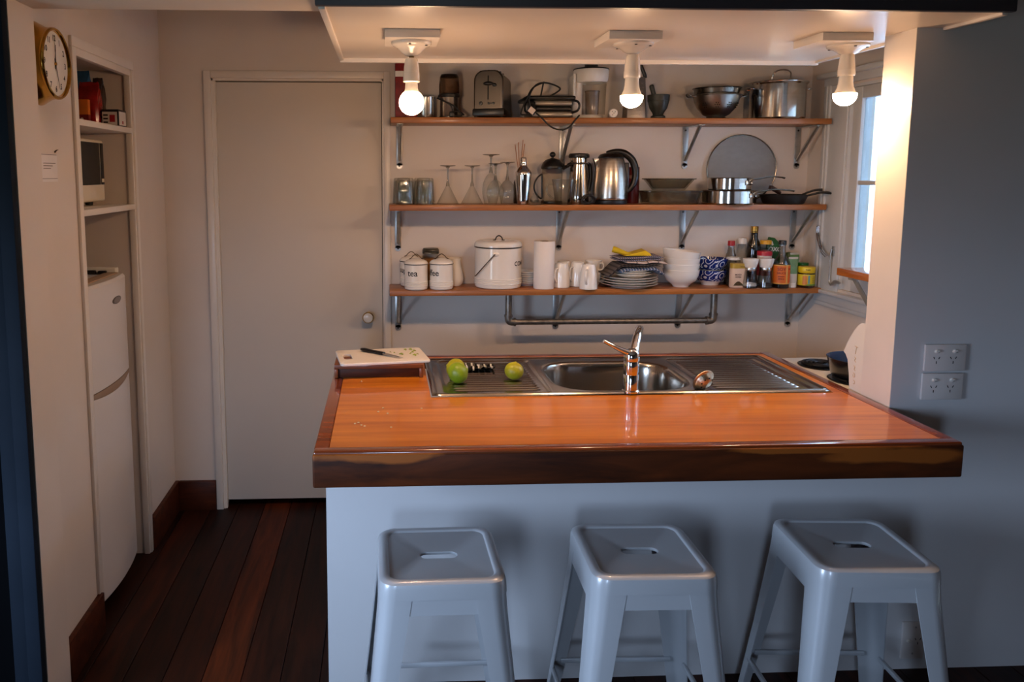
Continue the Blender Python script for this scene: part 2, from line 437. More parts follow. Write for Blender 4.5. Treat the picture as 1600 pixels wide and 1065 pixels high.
# skirtings
BH = .152
struct('baseboard_left', MB().box(XW, XW+.02, J1, AL-.02, 0, BH, .003).box(XW, XW+.02, AR+.03, D, 0, BH, .003), DARKB)
struct('baseboard_back', MB().box(XW+.02, DL-.036, D-.02, D, 0, BH, .003), DARKB)

# door
dr = MB().box(-1.178, -.381, D+.03, D+.068, .034, 2.114, .002)
door = dr.obj('door_1', DOORP, kind='structure')
kn = MB().lathe([(0, 0), (.020, 0), (.021, .004), (.012, .008), (.011, .028), (.020, .036), (.0275, .046), (.0285, .052), (.025, .056), (0, .057)], seg=28)
kn.xf(lambda x, y, z: (-.452+x, D+.03-z, .976+y))
kn.obj('door_knob', mat('satin_brass_knob', (200, 168, 110), .22, 1), door)
kf_ = MB().lathe([(0, .0565), (.024, .0565), (.0225, .060), (.015, .0625), (0, .0635)], seg=28)
kf_.xf(lambda x, y, z: (-.452+x, D+.03-z, .976+y))
kf_.obj('knob_face', ENAM, door)
ar = MB()
ar.box(DL-.034, DL, D-.014, D+.002, 0, DT+.034, .003).box(DR, DR+.031, D-.014, D+.002, .0, DT+.034, .003).box(DL, DR, D-.014, D+.002, DT, DT+.034, .003)
struct('trim_door_architrave', ar, TRIM)
jb = MB().box(DL, DL+.008, D, D+.1, 0, DT).box(DR-.008, DR, D, D+.1, 0, DT).box(DL, DR, D, D+.1, DT-.010, DT)
jb.box(DL+.008, DL+.016, D+.004, D+.028, 0, DT-.01)
struct('trim_door_jamb', jb, TRIM)

# ------------------------------------------------------------------ window
WIN = mat('window_white_gloss', (206, 208, 208), .3, var=.03, scale=6, bump=.04, bscale=50)
wn = struct('window_1', MB().box(XR-.002, XR+.1, WY1-.012, WY1, WZ0, WZ1).box(XR-.002, XR+.1, WY0, WY0+.012, WZ0, WZ1).box(XR-.002, XR+.1, WY0, WY1, WZ1-.012, WZ1), WIN)
cm = MB()
for a, b_, t in ((1.245, 1.292, .012), (1.236, 1.247, .017), (1.262, 1.270, .016)): cm.box(XR-t, XR, a, b_, 1.135, 2.09, .002)
cm.box(XR-.008, XR, 1.10, 1.24, 1.135, 2.09, .002)
cm.obj('casing_moulding', WIN, wn)
MB().box(XR-.016, XR, .10, 1.292, 2.085, 2.125, .003).box(XR-.045, XR, .08, 1.31, 2.12, 2.142, .004).obj('head_casing', WIN, wn)
MB().box(XR-.035, XR+.05, .06, 1.30, 1.118, 1.136, .004).box(XR-.014, XR, .08, 1.28, 1.075, 1.118, .003).box(XR-.010, XR, .08, 1.28, 1.055, 1.075, .003).obj('window_sill', WIN, wn)
sx0, sx1 = XR+.012, XR+.047
sh = MB().box(sx0, sx1, WY1-.075, WY1-.012, WZ0+.0, WZ1-.012, .004).box(sx0, sx1, WY0+.012, WY0+.07, WZ0, WZ1-.012, .004)
sh.box(sx0, sx1, WY0+.07, WY1-.075, WZ1-.066, WZ1-.012, .004).box(sx0, sx1, WY0+.07, WY1-.075, WZ0, WZ0+.075, .004).box(sx0+.004, sx1-.004, WY0+.07, WY1-.075, 1.630, 1.650, .004)
sh.obj('sash_frame', WIN, wn)
WG = thin_glass('window_glass', (232, 238, 242), (150, 160, 165), .8)
MB().box(XR+.028, XR+.031, WY0+.07, WY1-.075, 1.65, WZ1-.066).obj('pane', WG, wn)
MB().box(XR+.028, XR+.031, WY0+.07, WY1-.075, WZ0+.075, 1.63).obj('pane', WG, wn)
st = MB()
for off in (0, .009):
    st.tube([(XR-.016-off, 1.262, 1.425), (XR-.018-off, 1.256, 1.395), (XR-.022-off, 1.228, 1.35), (XR-.03-off, 1.19, 1.318), (XR-.034-off, 1.135, 1.296)], .0045, 8, smooth=6)
st.tube([(XR-.016, 1.262, 1.425), (XR-.022, 1.265, 1.43), (XR-.025, 1.262, 1.425)], .0045, 8)
st.obj('curved_stay', CHROME, wn, label='chrome quadrant stay')
hk = MB().tube([(XR-.02, 1.135, 1.33), (XR-.024, 1.135, 1.30), (XR-.022, 1.138, 1.19), (XR-.024, 1.12, 1.168), (XR-.028, 1.10, 1.172), (XR-.026, 1.08, 1.186), (XR-.022, 1.05, 1.184)], [.004, .0035, .003, .004, .006, .009, .006], 8, smooth=4)
hk.box(XR-.014, XR-.006, 1.128, 1.146, 1.30, 1.345, .002)
hk.obj('latch_hook', GALV, wn)
# neighbouring weatherboard wall seen through the panes
NB = mat('weatherboard_white', (226, 230, 232), .6, var=.03, scale=2)
nb = struct('wall_neighbour', MB().box(XR+1.6, XR+1.7, -3, 9, -.5, 2.36).box(XR+1.3, XR+1.75, -3, 9, 2.34, 2.42), NB)
bz = -.5; bme = None
bo = MB().prism([(0, 0), (-.022, 0), (-.006, .178), (0, .178)], 1, -3, 9)
while bz < 2.15:
    if bme is None: o = bo.obj('weatherboard', NB, nb); bme = o.data
    else:
        o = bpy.data.objects.new('weatherboard', bme); COL.objects.link(o); o.parent = nb
    o.location = (XR+1.6, 0, bz); bz += .17

# hinged wooden shelf below the window
t = thing('window_shelf', 'short varnished wooden shelf on a strut below the window', 'shelf', (1.66, .55, 1.26))
OW = wood('varnished_orange_wood', (150, 74, 24), (206, 118, 44), (12, 1.2, 12), 2.5, .2, .5)
MB().box(1.590, XR-.017, .20, .885, 1.243, 1.276, .004).obj('board', OW, t)
MB().tube([(1.62, .80, 1.243), (1.625, .80, 1.23), (1.705, .80, 1.10)], .010, 8).box(1.60, 1.64, .785, .815, 1.232, 1.244, .003).obj('strut', mat('grey_painted_metal', (150, 142, 128), .5), t)

# ------------------------------------------------------------------ breakfast-bar worktop
CL, CR, CF, CB, CU = -.566, 1.2765, -.3455, .8235, .8185
TOPW = wood('honey_varnished_rimu', (180, 92, 12), (224, 136, 32), (.55, 9, 9), 2.2, .3, .45, coatr=.05)
EDGEW = wood('dark_edge_varnished_rimu', (96, 38, 13), (150, 68, 24), (.6, 9, 9), 2.5, .25, 1.0, coatr=.05)
def apron_wood():
    """dark varnished timber with two pale sapwood flares"""
    m = wood('dark_live_edge_timber', (44, 19, 7), (92, 43, 16), (1.0, 7, 7), 2.4, .5, 0, coatr=.2, ior=1.3)
    n = m.node_tree; L = n.links; b = n.nodes['Principled BSDF']
    base = b.inputs['Base Color'].links[0].from_socket
    tcn = n.nodes.new('ShaderNodeTexCoord'); no = n.nodes.new('ShaderNodeTexNoise'); no.inputs['Scale'].default_value = 5; no.inputs['Detail'].default_value = 5
    mp0 = n.nodes.new('ShaderNodeMapping'); mp0.inputs['Scale'].default_value = (1, 1, 3); L.new(tcn.outputs['Object'], mp0.inputs[0]); L.new(mp0.outputs[0], no.inputs['Vector'])
    tot = None
    for cx_, cz_, rx, rz in ((-.735, -.004, .20, .030), (.725, -.032, .22, .026), (.52, -.012, .30, .014)):
        mp = n.nodes.new('ShaderNodeMapping'); mp.inputs['Location'].default_value = (-cx_/rx, 0, -cz_/rz); mp.inputs['Scale'].default_value = (1/rx, 0, 1/rz)
        L.new(tcn.outputs['Object'], mp.inputs[0])
        ln = n.nodes.new('ShaderNodeVectorMath'); ln.operation = 'LENGTH'; L.new(mp.outputs[0], ln.inputs[0])
        a = n.nodes.new('ShaderNodeMath'); a.operation = 'MULTIPLY_ADD'; a.inputs[1].default_value = 1.6; L.new(no.outputs['Fac'], a.inputs[0]); L.new(ln.outputs['Value'], a.inputs[2])
        mr_ = n.nodes.new('ShaderNodeMapRange'); mr_.inputs['From Min'].default_value = 1.85; mr_.inputs['From Max'].default_value = 1.55; mr_.inputs['To Min'].default_value = 0; mr_.inputs['To Max'].default_value = 1
        L.new(a.outputs[0], mr_.inputs['Value'])
        if tot is None: tot = mr_.outputs[0]
        else:
            mxn = n.nodes.new('ShaderNodeMath'); mxn.operation = 'MAXIMUM'; L.new(tot, mxn.inputs[0]); L.new(mr_.outputs[0], mxn.inputs[1]); tot = mxn.outputs[0]
    mx = n.nodes.new('ShaderNodeMix'); mx.data_type = 'RGBA'; L.new(tot, mx.inputs[0]); L.new(base, mx.inputs[6]); mx.inputs[7].default_value = lin((150, 82, 30))+(1,)
    L.new(mx.outputs[2], b.inputs['Base Color'])
    return m
wt = thing('bar_worktop', 'long varnished orange timber worktop with a dark edge in front of the sink', 'worktop', ((CL+CR)/2, (CF+CB)/2, CT))
EW = .042
MB().box(CL+EW, CR-EW, CF+EW, .186, CT-.038, CT, 0).box(CL+EW, -.212, .186, CB-EW, CT-.038, CT).box(1.199, CR-EW, .186, CB-EW, CT-.038, CT).box(-.212, 1.199, .738, CB-EW, CT-.038, CT).obj('worktop_panel', TOPW, wt)
MB().box(CL, CL+EW-.0008, CF+.03, CB, CT-.05, CT+.001, .004).obj('edge_strip', EDGEW, wt)
MB().box(CR-EW+.0008, CR, CF+.03, CB, CT-.05, CT+.001, .004).obj('edge_strip', EDGEW, wt)
MB().box(CL+EW, CR-EW, CB-EW+.0008, CB, CT-.05, CT+.001, .004).obj('edge_strip', EDGEW, wt)
MB().box(CL, CR, CF+.004, CF+EW-.0008, CT-.03, CT+.0015, .006, 3).obj('edge_strip', EDGEW, wt)
MB().box(CL-.002, CR+.001, CF-.002, CF+.036, CU, CT-.006, .006, 3).obj('front_apron', apron_wood(), wt, label='dark front apron with pale sapwood flares')
MB().box(CL, CL+.03, CF+.036, CB, CU, CT-.05, .003).obj('side_apron', DARKB, wt)
MB().box(CR-.03, CR, CF+.036, -.002, CU, CT-.05, .003).obj('side_apron', DARKB, wt)

# ------------------------------------------------------------------ sink
SX0, SX1, SY0, SY1 = -.208, 1.195, .190, .735
sk = thing('kitchen_sink', 'long stainless steel sink with one bowl and two ribbed drainers', 'sink', ((SX0+SX1)/2, (SY0+SY1)/2, CT))
def rr(x, y, cx, cy, hx, hy, r):
    qx, qy = abs(x-cx)-hx+r, abs(y-cy)-hy+r
    return math.hypot(max(qx, 0), max(qy, 0))+min(max(qx, qy), 0)-r
def sst(e0, e1, x):
    t = min(1, max(0, (x-e0)/(e1-e0))); return t*t*(3-2*t)
def sink_z(x, y):
    ed = -rr(x, y, (SX0+SX1)/2, (SY0+SY1)/2, (SX1-SX0)/2, (SY1-SY0)/2, .03)
    z = .0015+.0060*sst(0, .007, ed)-.0042*sst(.012, .022, ed)
    bowl = rr(x, y, .492, .446, .245, .208, .13)
    for x0, x1, dirn in ((-.165, .215, 0), (.770, 1.150, 1)):
        d = -rr(x, y, (x0+x1)/2, .455, (x1-x0)/2, .245, .03)
        if d > 0:
            z -= .0045*sst(0, .014, d)
            d2 = -rr(x, y, (x0+x1)/2, .455, (x1-x0)/2-.03, .222, .01)
            if d2 > 0: z += .0052*sst(0, .02, d2)*max(0, math.cos((y-.233)*2*PI/.0296))**1.0
    if bowl < .012: z -= .004*sst(.012, 0, bowl)
    if bowl < 0: z -= .165*sst(0, .03, -bowl)
    return CT+z+.002
NXs, NYs = 236, 150
mb = MB()
vs = [(SX0+(SX1-SX0)*i/NXs, SY0+(SY1-SY0)*j/NYs) for j in range(NYs+1) for i in range(NXs+1)]
mb.add([(x_, y_, sink_z(x_, y_)) for x_, y_ in vs], [(j*(NXs+1)+i, j*(NXs+1)+i+1, (j+1)*(NXs+1)+i+1, (j+1)*(NXs+1)+i) for j in range(NYs) for i in range(NXs)])
SINKM = mat('satin_stainless', (172, 166, 158), .2, 1, var=.06, scale=5, stretch=(1, 12, 12))
mb.obj('basin_and_drainers', SINKM, sk, sharp=80)
MB().lathe([(.0, .0), (.03, .0), (.038, .002), (.042, .0)], .49, .446, CT-.164, 24).obj('waste_outlet', CHROME, sk)
# mixer tap
TX, TY = .486, .207
tp = thing('mixer_tap', 'chrome mixer tap with a side lever and upright spout behind the bar', 'tap', (TX, TY, CT+.006))
MB().lathe([(0, 0), (.030, 0), (.030, .006), (.0265, .010), (.0265, .062), (.0260, .063), (.0260, .065), (.0265, .066), (.0265, .108), (.025, .112), (0, .112)], TX, TY, CT+.005, 32).obj('tap_body', CHROME, tp)
MB().lathe([(0, .112), (.0262, .112), (.0275, .120), (.0265, .136), (.021, .148), (.011, .154), (0, .155)], TX, TY, CT+.005, 32).obj('tap_cap', CHROME, tp)
MB().tube([(TX-.006, TY, CT+.142), (TX-.035, TY, CT+.153), (TX-.065, TY+.002, CT+.168), (TX-.098, TY+.004, CT+.186)], [.021, .016, .012, .0105], 12, smooth=5, flat=.62).obj('lever', CHROME, tp)
MB().tube([(TX+.012, TY+.016, CT+.118), (TX+.026, TY+.05, CT+.150), (TX+.050, TY+.10, CT+.182), (TX+.074, TY+.15, CT+.196), (TX+.083, TY+.18, CT+.192), (TX+.085, TY+.19, CT+.180)], [.0175, .0165, .0155, .0145, .014, .0135], 14, smooth=6).obj('spout', CHROME, tp)

# limes and the small strainer
LIME = mat('lime_skin', (132, 156, 22), .38, var=.25, scale=22, bump=.25, bscale=260)
LIMEY = mat('yellowing_lime_skin', (172, 164, 28), .38, var=.28, scale=18, bump=.25, bscale=260)
STEMM = mat('dry_stem', (58, 48, 22), .8)
def lime(x, y, label, m, rot, s=1, spot=None):
    z = CT+.0065
    t = thing('lime', label, 'lime', (x, y, z), 'limes on the drainer')
    r = .0365*s
    prof = []
    for i in range(17):
        a = PI*i/16; rr_ = r*math.sin(a)*(1-.02*math.cos(a)); zz = -r*.93*math.cos(a)
        if i == 16: zz += .004
        prof.append((rr_ if 0 < i < 16 else 0, zz))
    b_ = MB().lathe(prof, x, y, z+r*.93, 28).rot((x, y, z+r*.93), 'Y', rot).obj('fruit', m, t)
    st_ = MB().lathe([(0, r*.955), (.0035, r*.95), (.0045, r*.925), (0, r*.92)], x, y, z+r*.93, 10).rot((x, y, z+r*.93), 'Y', rot)
    if spot: st_.rot((x, y, z+r*.93), 'X', spot)
    st_.obj('stem_scar', STEMM, t)
lime(-.104, .352, 'green lime, front one of the pair on the left drainer', LIME, 1.2, 1.06)
lime(-.106, .424, 'yellower lime hidden behind another at the left of the drainer', LIMEY, -1.2, 1.02)
lime(.106, .385, 'yellow-green lime lying alone on the drainer beside the bowl', LIMEY, .15, .96, 1.2)
# crumpled striped sheet standing in for a black and white reflection in the sink
wr_ = MB()
random.seed(3)
n_ = 9
wr_.add([(-.062+.115*i/(n_-1)+random.uniform(-.004, .004), .500+.075*j/5+random.uniform(-.004, .004), CT+.010+random.uniform(0, .020)) for j in range(6) for i in range(n_)], [(j*n_+i, j*n_+i+1, (j+1)*n_+i+1, (j+1)*n_+i) for j in range(5) for i in range(n_-1)])
k0 = len(wr_.v); wr_.add([(x_, y_, z_-.004) for x_, y_, z_ in wr_.v[:k0]], wr_.f[:])
wr_.obj('sink_reflection', striped('black_and_white_reflection', (14, 14, 15), (210, 208, 200), 0, 42, .28, .25), label='crumpled black and white sheet standing in for a reflection behind the limes', cat='sink_reflection', org=(-.01, .53, CT+.008), sharp=10)
st = thing('sink_strainer', 'small round steel sink strainer tipped up on the right drainer', 'strainer', (.752, .215, CT+.006))
c0 = (.752, .225, CT+.037)
def tip(mb): return mb.rot(c0, 'X', -1.02).rot(c0, 'Y', -.62)
tip(MB().lathe([(0, -.022), (.018, -.020), (.027, -.011), (.034, 0), (.042, .002), (.042, .0045), (.033, .003), (.025, -.008), (.016, -.017), (0, -.019)], c0[0], c0[1], c0[2], 32)).obj('strainer_cup', mat('scratched_steel', (196, 176, 150), .3, 1, var=.25, scale=60, bump=.4, bscale=240), st)
tip(MB().lathe([(0, .016), (.006, .016), (.007, .012), (.004, .006), (.004, -.017), (0, -.017)], c0[0], c0[1], c0[2], 14)).obj('centre_knob', STEEL, st)
ho = MB()
for q in range(8): ho.sphere((c0[0]+.0225*math.cos(q*PI/4), c0[1]+.0225*math.sin(q*PI/4), c0[2]-.0165), .0028, 8, 6)
o = tip(ho).obj('drain_holes', BLACK, st); o['kind'] = 'stuff'

# raised wooden block with the chopping board on it
bk = thing('timber_block', 'low timber block under the white chopping board at the back left', 'block', (-.39, .54, CT+.001))
BLKW = wood('rough_brown_timber', (88, 42, 16), (138, 72, 30), (1, 10, 10), 3, .45, .2)
MB().box(-.558, -.226, .452, .635, CT+.036, CT+.052, .002).box(-.558, -.544, .452, .635, CT+.0015, CT+.036, .002).box(-.24, -.226, .452, .635, CT+.0015, CT+.036, .002).obj('block_top', BLKW, bk)
MB().box(-.543, -.241, .462, .476, CT+.0015, CT+.036, .001).obj('block_front', DARKB, bk)
def board_shape():
    # white plastic board with a grip hole: outer and inner loops lofted
    x0, x1, y0, y1, z0, z1 = -.551, -.211, .446, .677, CT+.0525, CT+.0625
    def rect(hx, hy, cx, cy, r, z, n=8):
        out = []
        for qx, qy, a0 in ((1, 1, 0), (-1, 1, PI/2), (-1, -1, PI), (1, -1, 1.5*PI)):
            for i in range(n+1):
                a = a0+PI/2*i/n; out.append((cx+qx*(hx-r)+r*math.cos(a), cy+qy*(hy-r)+r*math.sin(a), z))
        return out
    hx, hy, cx, cy = (x1-x0)/2, (y1-y0)/2, (x0+x1)/2, (y0+y1)/2
    I = lambda z: rect(.016, .042, -.514, .56, .012, z)
    O = lambda z, i=0: rect(hx-i, hy-i, cx, cy, .014, z)
    return MB().loft([I(z0), O(z0, .002), O(z0+.002), O(z1-.002), O(z1, .002), I(z1), I(z0)], False, False)
PB = mat('white_chopping_plastic', (224, 214, 202), .4, var=.04, scale=14, bump=.1, bscale=300)
b_ = board_shape().rot((-.381, .5615, 0), 'Z', .15).obj('chopping_board', PB, label='white plastic chopping board with a grip hole on the timber block', cat='chopping board', org=(-.38, .56, CT+.0525))
kz = CT+.0632
kf = thing('paring_knife', 'small paring knife with a black handle lying on the white chopping board', 'knife', (-.40, .59, kz))
h0, h1, h2 = Vector((-.462, .640, kz+.007)), Vector((-.372, .560, kz+.006)), Vector((-.300, .497, kz+.003))
MB().tube([h0, h0.lerp(h1, .15), h0.lerp(h1, .5), h0.lerp(h1, .85), h1], [.007, .0115, .0095, .0105, .009], 12, smooth=4, flat=.62).obj('handle', BLKP, kf)
dx = (h2-h1).normalized(); px_ = Vector((-dx.y, dx.x, 0))
bl = MB(); bl.loft([[h1-px_*.009+Vector((0, 0, -.001)), h1+px_*.009, h1+px_*.009+Vector((0, 0, .0014)), h1-px_*.009+Vector((0, 0, .0014))], [h1.lerp(h2, .6)-px_*.007, h1.lerp(h2, .6)+px_*.006, h1.lerp(h2, .6)+px_*.006+Vector((0, 0, .001)), h1.lerp(h2, .6)-px_*.007+Vector((0, 0, .001))], [h2-px_*.0005, h2+px_*.0005, h2+px_*.0005+Vector((0, 0, .0006)), h2-px_*.0005+Vector((0, 0, .0006))]])
bl.obj('blade', STEEL, kf)
random.seed(11)
PEEL = mat('lime_peel', (150, 158, 62), .5, var=.3, scale=60)
mb = MB()
for i, (px, py, sc_) in enumerate([(-.285, .640, 1.0), (-.262, .646, 1.1), (-.250, .628, .9), (-.258, .600, .9), (-.250, .545, 1.2), (-.300, .565, 1.3), (-.270, .578, .8), (-.330, .590, .5), (-.345, .600, .5), (-.240, .565, .6)]):
    ang = random.uniform(0, PI)
    mb.tube([(px+math.cos(ang+.5*q)*.006*sc_*q, py+math.sin(ang+.5*q)*.005*sc_*q, kz+.002+.0015*(q == 1)) for q in (-1, 0, 1, 2)], [.001, .0026*sc_, .003*sc_, .001], 6, smooth=2)
mb.obj('lime_scraps', PEEL, label='scraps of lime peel scattered on the white chopping board', cat='food scraps', kind='stuff', org=(-.28, .59, kz))
mb = MB()
for px, py in [(-.46, -.10), (-.45, -.09), (-.44, -.115), (-.43, -.125), (-.39, .02), (-.375, .06), (-.36, .0), (-.455, .40), (-.35, -.14), (-.25, .05)]:
    mb.sphere((px, py, CT+.0030), .0028, 8, 6, 1.3, 1, .7)
mb.obj('crumbs', mat('pale_crumb', (220, 196, 150), .7), label='pale crumbs scattered on the left of the orange worktop', cat='crumbs', kind='stuff', org=(-.42, 0, CT))

# ------------------------------------------------------------------ stools
STOOL = mat('powder_coated_steel', (178, 182, 186), .3, .1, var=.03, scale=4, coat=.4)
def rsq(h, r, z, n=9, hx=None):
    out = []; hx = hx or h
    for qx, qy, a0 in ((1, 1, 0), (-1, 1, PI/2), (-1, -1, PI), (1, -1, 1.5*PI)):
        for i in range(n):
            a = a0+PI/2*i/(n-1); out.append((qx*(hx-r)+r*math.cos(a), qy*(h-r)+r*math.sin(a), z))
    return out
SH = .628
def make_stool():
    t = thing('bar_stool', 'grey metal bar stool, leftmost of three against the bar', 'stool', (0, 0, 0), 'bar stools along the breakfast bar')
    def slot(z, d=0): return rsq(.0185-d, .0180-d, z, 9, .050-d)
    loops = [rsq(.158, .045, SH-.046), rsq(.1645, .045, SH-.046), rsq(.163, .045, SH-.016), rsq(.1605, .045, SH-.006), rsq(.154, .042, SH-.001), rsq(.148, .040, SH), rsq(.140, .034, SH), rsq(.1365, .032, SH-.002), rsq(.134, .030, SH-.0055), rsq(.130, .028, SH-.0065), slot(SH-.0065, -.004), slot(SH-.008), slot(SH-.016)]
    MB().loft(loops, False, False).obj('seat', STOOL, t, sharp=35)
    def leg(qx, qy):
        mb = MB(); loops = []
        for z, half, wd, r in ((SH-.042, .1625, .083, .042), (SH-.10, .1665, .078, .040), (SH-.35, .190, .060, .033), (.012, .219, .045, .026), (0, .219, .045, .026)):
            o_ = [(half-wd, half)]+[(half-r+r*math.sin(a), half-r+r*math.cos(a)) for a in [PI/2*i/8 for i in range(9)]]+[(half, half-wd)]
            rin = r-.003
            i_ = [(half-wd, half-.003)]+[(half-r+rin*math.sin(a), half-r+rin*math.cos(a)) for a in [PI/2*i/8 for i in range(9)]]+[(half-.003, half-wd)]
            loops.append([(qx*x_, qy*y_, z) for x_, y_ in o_+i_[::-1]])
        return mb.loft(loops)
    for qx, qy in ((1, 1), (-1, 1), (-1, -1), (1, -1)): leg(qx, qy).obj('leg', STOOL, t)
    for ang in range(4):
        mb = MB()
        z1, z0 = SH-.040, SH-.088
        for s_ in (1,):
            mb.loft([[(-.088, -.1615, z1), (.088, -.1615, z1), (.088, -.1590, z1), (-.088, -.1590, z1)], [(-.092, -.1645, z0), (.092, -.1645, z0), (.092, -.1615, z0), (-.092, -.1615, z0)]])
        mb.rot((0, 0, 0), 'Z', ang*PI/2).obj('apron', STOOL, t)
    for ang in range(2):
        MB().box(-.215, .215, -.011, .011, SH-.112, SH-.107, .001).rot((0, 0, 0), 'Z', PI/4+ang*PI/2).obj('cross_brace', STOOL, t)
    for ang in range(4):
        h = .198
        MB().box(-h+.03, h-.03, -h-.006, -h+.006, .150, .166, .004).rot((0, 0, 0), 'Z', ang*PI/2).obj('foot_rail', STOOL, t)
    return t
s0 = make_stool(); s0.location = (-.220, -.350, 0); s0.rotation_euler = (0, 0, .015); s0.scale = (1.04, 1.04, 1)
dup(s0, (.350, -.350, 0), -.02, 'grey metal bar stool, middle one of three against the bar')
dup(s0, (.972, -.340, 0), -.06, 'grey metal bar stool, rightmost of three, in front of the low power outlet')

# ------------------------------------------------------------------ power outlets
OUTM = mat('outlet_plastic', (214, 208, 204), .35, var=.02)
def outlet(loc, w_, h_, label, spots):
    x, z = loc
    t = thing('power_outlet', label, 'power outlet', (x, -.0005, z))
    MB().box(x-w_/2, x+w_/2, -.010, -.0008, z-h_/2, z+h_/2, .003).obj('face_plate', OUTM, t)
    for kind, dx_, dz_ in spots:
        if kind == 's':
            sw = MB().lathe([(0, 0), (.0085, 0), (.0085, .003), (.007, .005), (0, .005)], seg=18)
            sw.xf(lambda a, b, c: (x+dx_+a, -.0098-c*(1+.6*math.copysign(1, b)*.5), z+dz_+b*.75)); sw.obj('switch', WHITE, t)
        elif kind == 'p':
            for ang, ox, oz in ((.5, -.0085, .006), (-.5, .0085, .006), (0, 0, -.009)):
                MB().box(x+dx_+ox-.0012, x+dx_+ox+.0012, -.0104, -.0099, z+dz_+oz-.0042, z+dz_+oz+.0042).rot((x+dx_+ox, -.01, z+dz_+oz), 'Y', -ang if ang else 0).obj('socket_slot', BLACK, t)
        else:
            sw = MB().lathe([(0, 0), (.0035, 0), (.003, .0012), (0, .0015)], seg=12); sw.xf(lambda a, b, c: (x+dx_+a, -.0099-c, z+dz_+b)); sw.obj('screw', GALV, t)
dbl = [('s', -.030, .022), ('s', .030, .022), ('p', -.030, -.006), ('p', .026, -.006)]
outlet((1.449, 1.0865), .138, .088, 'white double power outlet, upper of two on the right wall', dbl)
outlet((1.4465, .991), .138, .088, 'white double power outlet, lower of two on the right wall', dbl)
outlet((1.4165, .108), .078, .132, 'tall white single outlet near the floor behind the rightmost stool', [('s', -.016, 0), ('p', .016, 0), ('c', .006, .048), ('c', 0, -.046)])

# ------------------------------------------------------------------ three bare-bulb fittings under the soffit
GLOW = emitter('warm_lamp_light', (1.0, .615, .355), BULB)
# an LED lamp throws most of its light out of the tip of its dome
gn = GLOW.node_tree; ge = gn.nodes.new('ShaderNodeNewGeometry'); gs = gn.nodes.new('ShaderNodeSeparateXYZ'); gm = gn.nodes.new('ShaderNodeMapRange')
gn.links.new(ge.outputs['Normal'], gs.inputs[0]); gn.links.new(gs.outputs['Z'], gm.inputs['Value'])
gm.inputs['From Min'].default_value = .25; gm.inputs['From Max'].default_value = -1; gm.inputs['To Min'].default_value = BULB*.28; gm.inputs['To Max'].default_value = BULB*2.5
gn.links.new(gm.outputs[0], gn.nodes['Emission'].inputs[1])
PORC = mat('white_porcelain', (232, 224, 212), .18, var=.02, coat=.4)
BRASSD = mat('dull_brass_thread', (120, 96, 60), .4, 1)
def fitting(x, y, zc, style, label, bx=(-.086, .086)):
    k_ = 1.14
    sc_ = lambda pr: [(r*k_, q*k_) for r, q in pr]
    t = thing('ceiling_lamp', label, 'lamp', (x, y, ZS), 'bare bulb lamps under the soffit')
    MB().box(x+bx[0], x+bx[1], y-.090, y+.095, ZS-.026, ZS-.0002, .001).obj('mounting_board', TRIM, t)
    kz_ = 1.0 if style == 'globe' else .72
    b_ = MB().lathe([(r, q*kz_) for r, q in sc_([(0, 0), (.057, 0), (.057, -.006), (.053, -.011), (.047, -.013), (.036, -.020), (.026, -.031), (.018, -.037), (.012, -.039), (0, -.039)])], x, y, ZS-.026, 40)
    rose = b_.obj('ceiling_rose', PORC, t)
    for a in (.9, 2.4, -.6, -1.7): MB().lathe([(0, 0), (.0045, 0), (.0045, -.0015), (0, -.0015)], x+.056*math.cos(a), y+.056*math.sin(a), ZS-.026-.0142*kz_, 10).obj('screw_hole', BLACK, rose)
    top = ZS-.070
    if style == 'globe':
        MB().lathe(sc_([(0, 0), (.007, 0), (.0075, -.004), (.0065, -.008), (.008, -.012), (.007, -.016), (0, -.016)]), x, y, top+.002, 14).obj('threaded_stem', BRASSD, t)
        h = 2.0505
        MB().lathe(sc_([(0, 0), (.014, -.001), (.018, -.005), (.0215, -.025), (.0225, -.042), (.0240, -.0425), (.0240, -.062), (.0245, -.066), (.0205, -.0685), (0, -.0685)]), x, y, h, 32).obj('lamp_holder', PORC, t)
        R_ = .0408
        MB().lathe([(.0188, 1.973-zc), (.0198, .060), (.0212, .042), (.0235, .0335)], x, y, zc, 28).obj('bulb_collar', WHITE, t)
        pr = [(R_*math.sin(a), R_*math.cos(a)) for a in [.60+(PI-.60)*i/14 for i in range(15)]]; pr[-1] = (0, -R_)
        MB().lathe(pr, x, y, zc, 28).obj('bulb_globe', GLOW, t)
    else:
        h = zc+.1315
        MB().lathe(sc_([(0, 0), (.015, -.001), (.0185, -.006), (.0215, -.030), (.0228, -.048), (.0236, -.0485), (.0240, -.062), (.0225, -.066), (0, -.066)]), x, y, h, 32).obj('lamp_holder', PORC, t)
        MB().lathe([(.0215, h-.0752-zc), (.0222, .038), (.0255, .019), (.0320, .004), (.0362, -.001)], x, y, zc, 28).obj('bulb_collar', WHITE, t)
        R_ = .0370
        pr = [(R_*math.sin(a)*1.0, R_*math.cos(a)*.96) for a in [1.45+(PI-1.45)*i/12 for i in range(13)]]; pr[-1] = (0, -R_*.96)
        MB().lathe(pr, x, y, zc-.005, 28).obj('bulb_dome', GLOW, t)
fitting(-.277, .175, 1.9095, 'globe', 'bare globe bulb hanging lowest on a threaded stem, leftmost under the soffit')
fitting(.447, .175, 1.9345, 'dome', 'bare half-domed bulb in a white holder at the middle of the soffit', (-.104, .066))
fitting(1.166, .175, 1.9445, 'dome', 'bare half-domed bulb beside the lit wall end at the right', (-.136, .030))

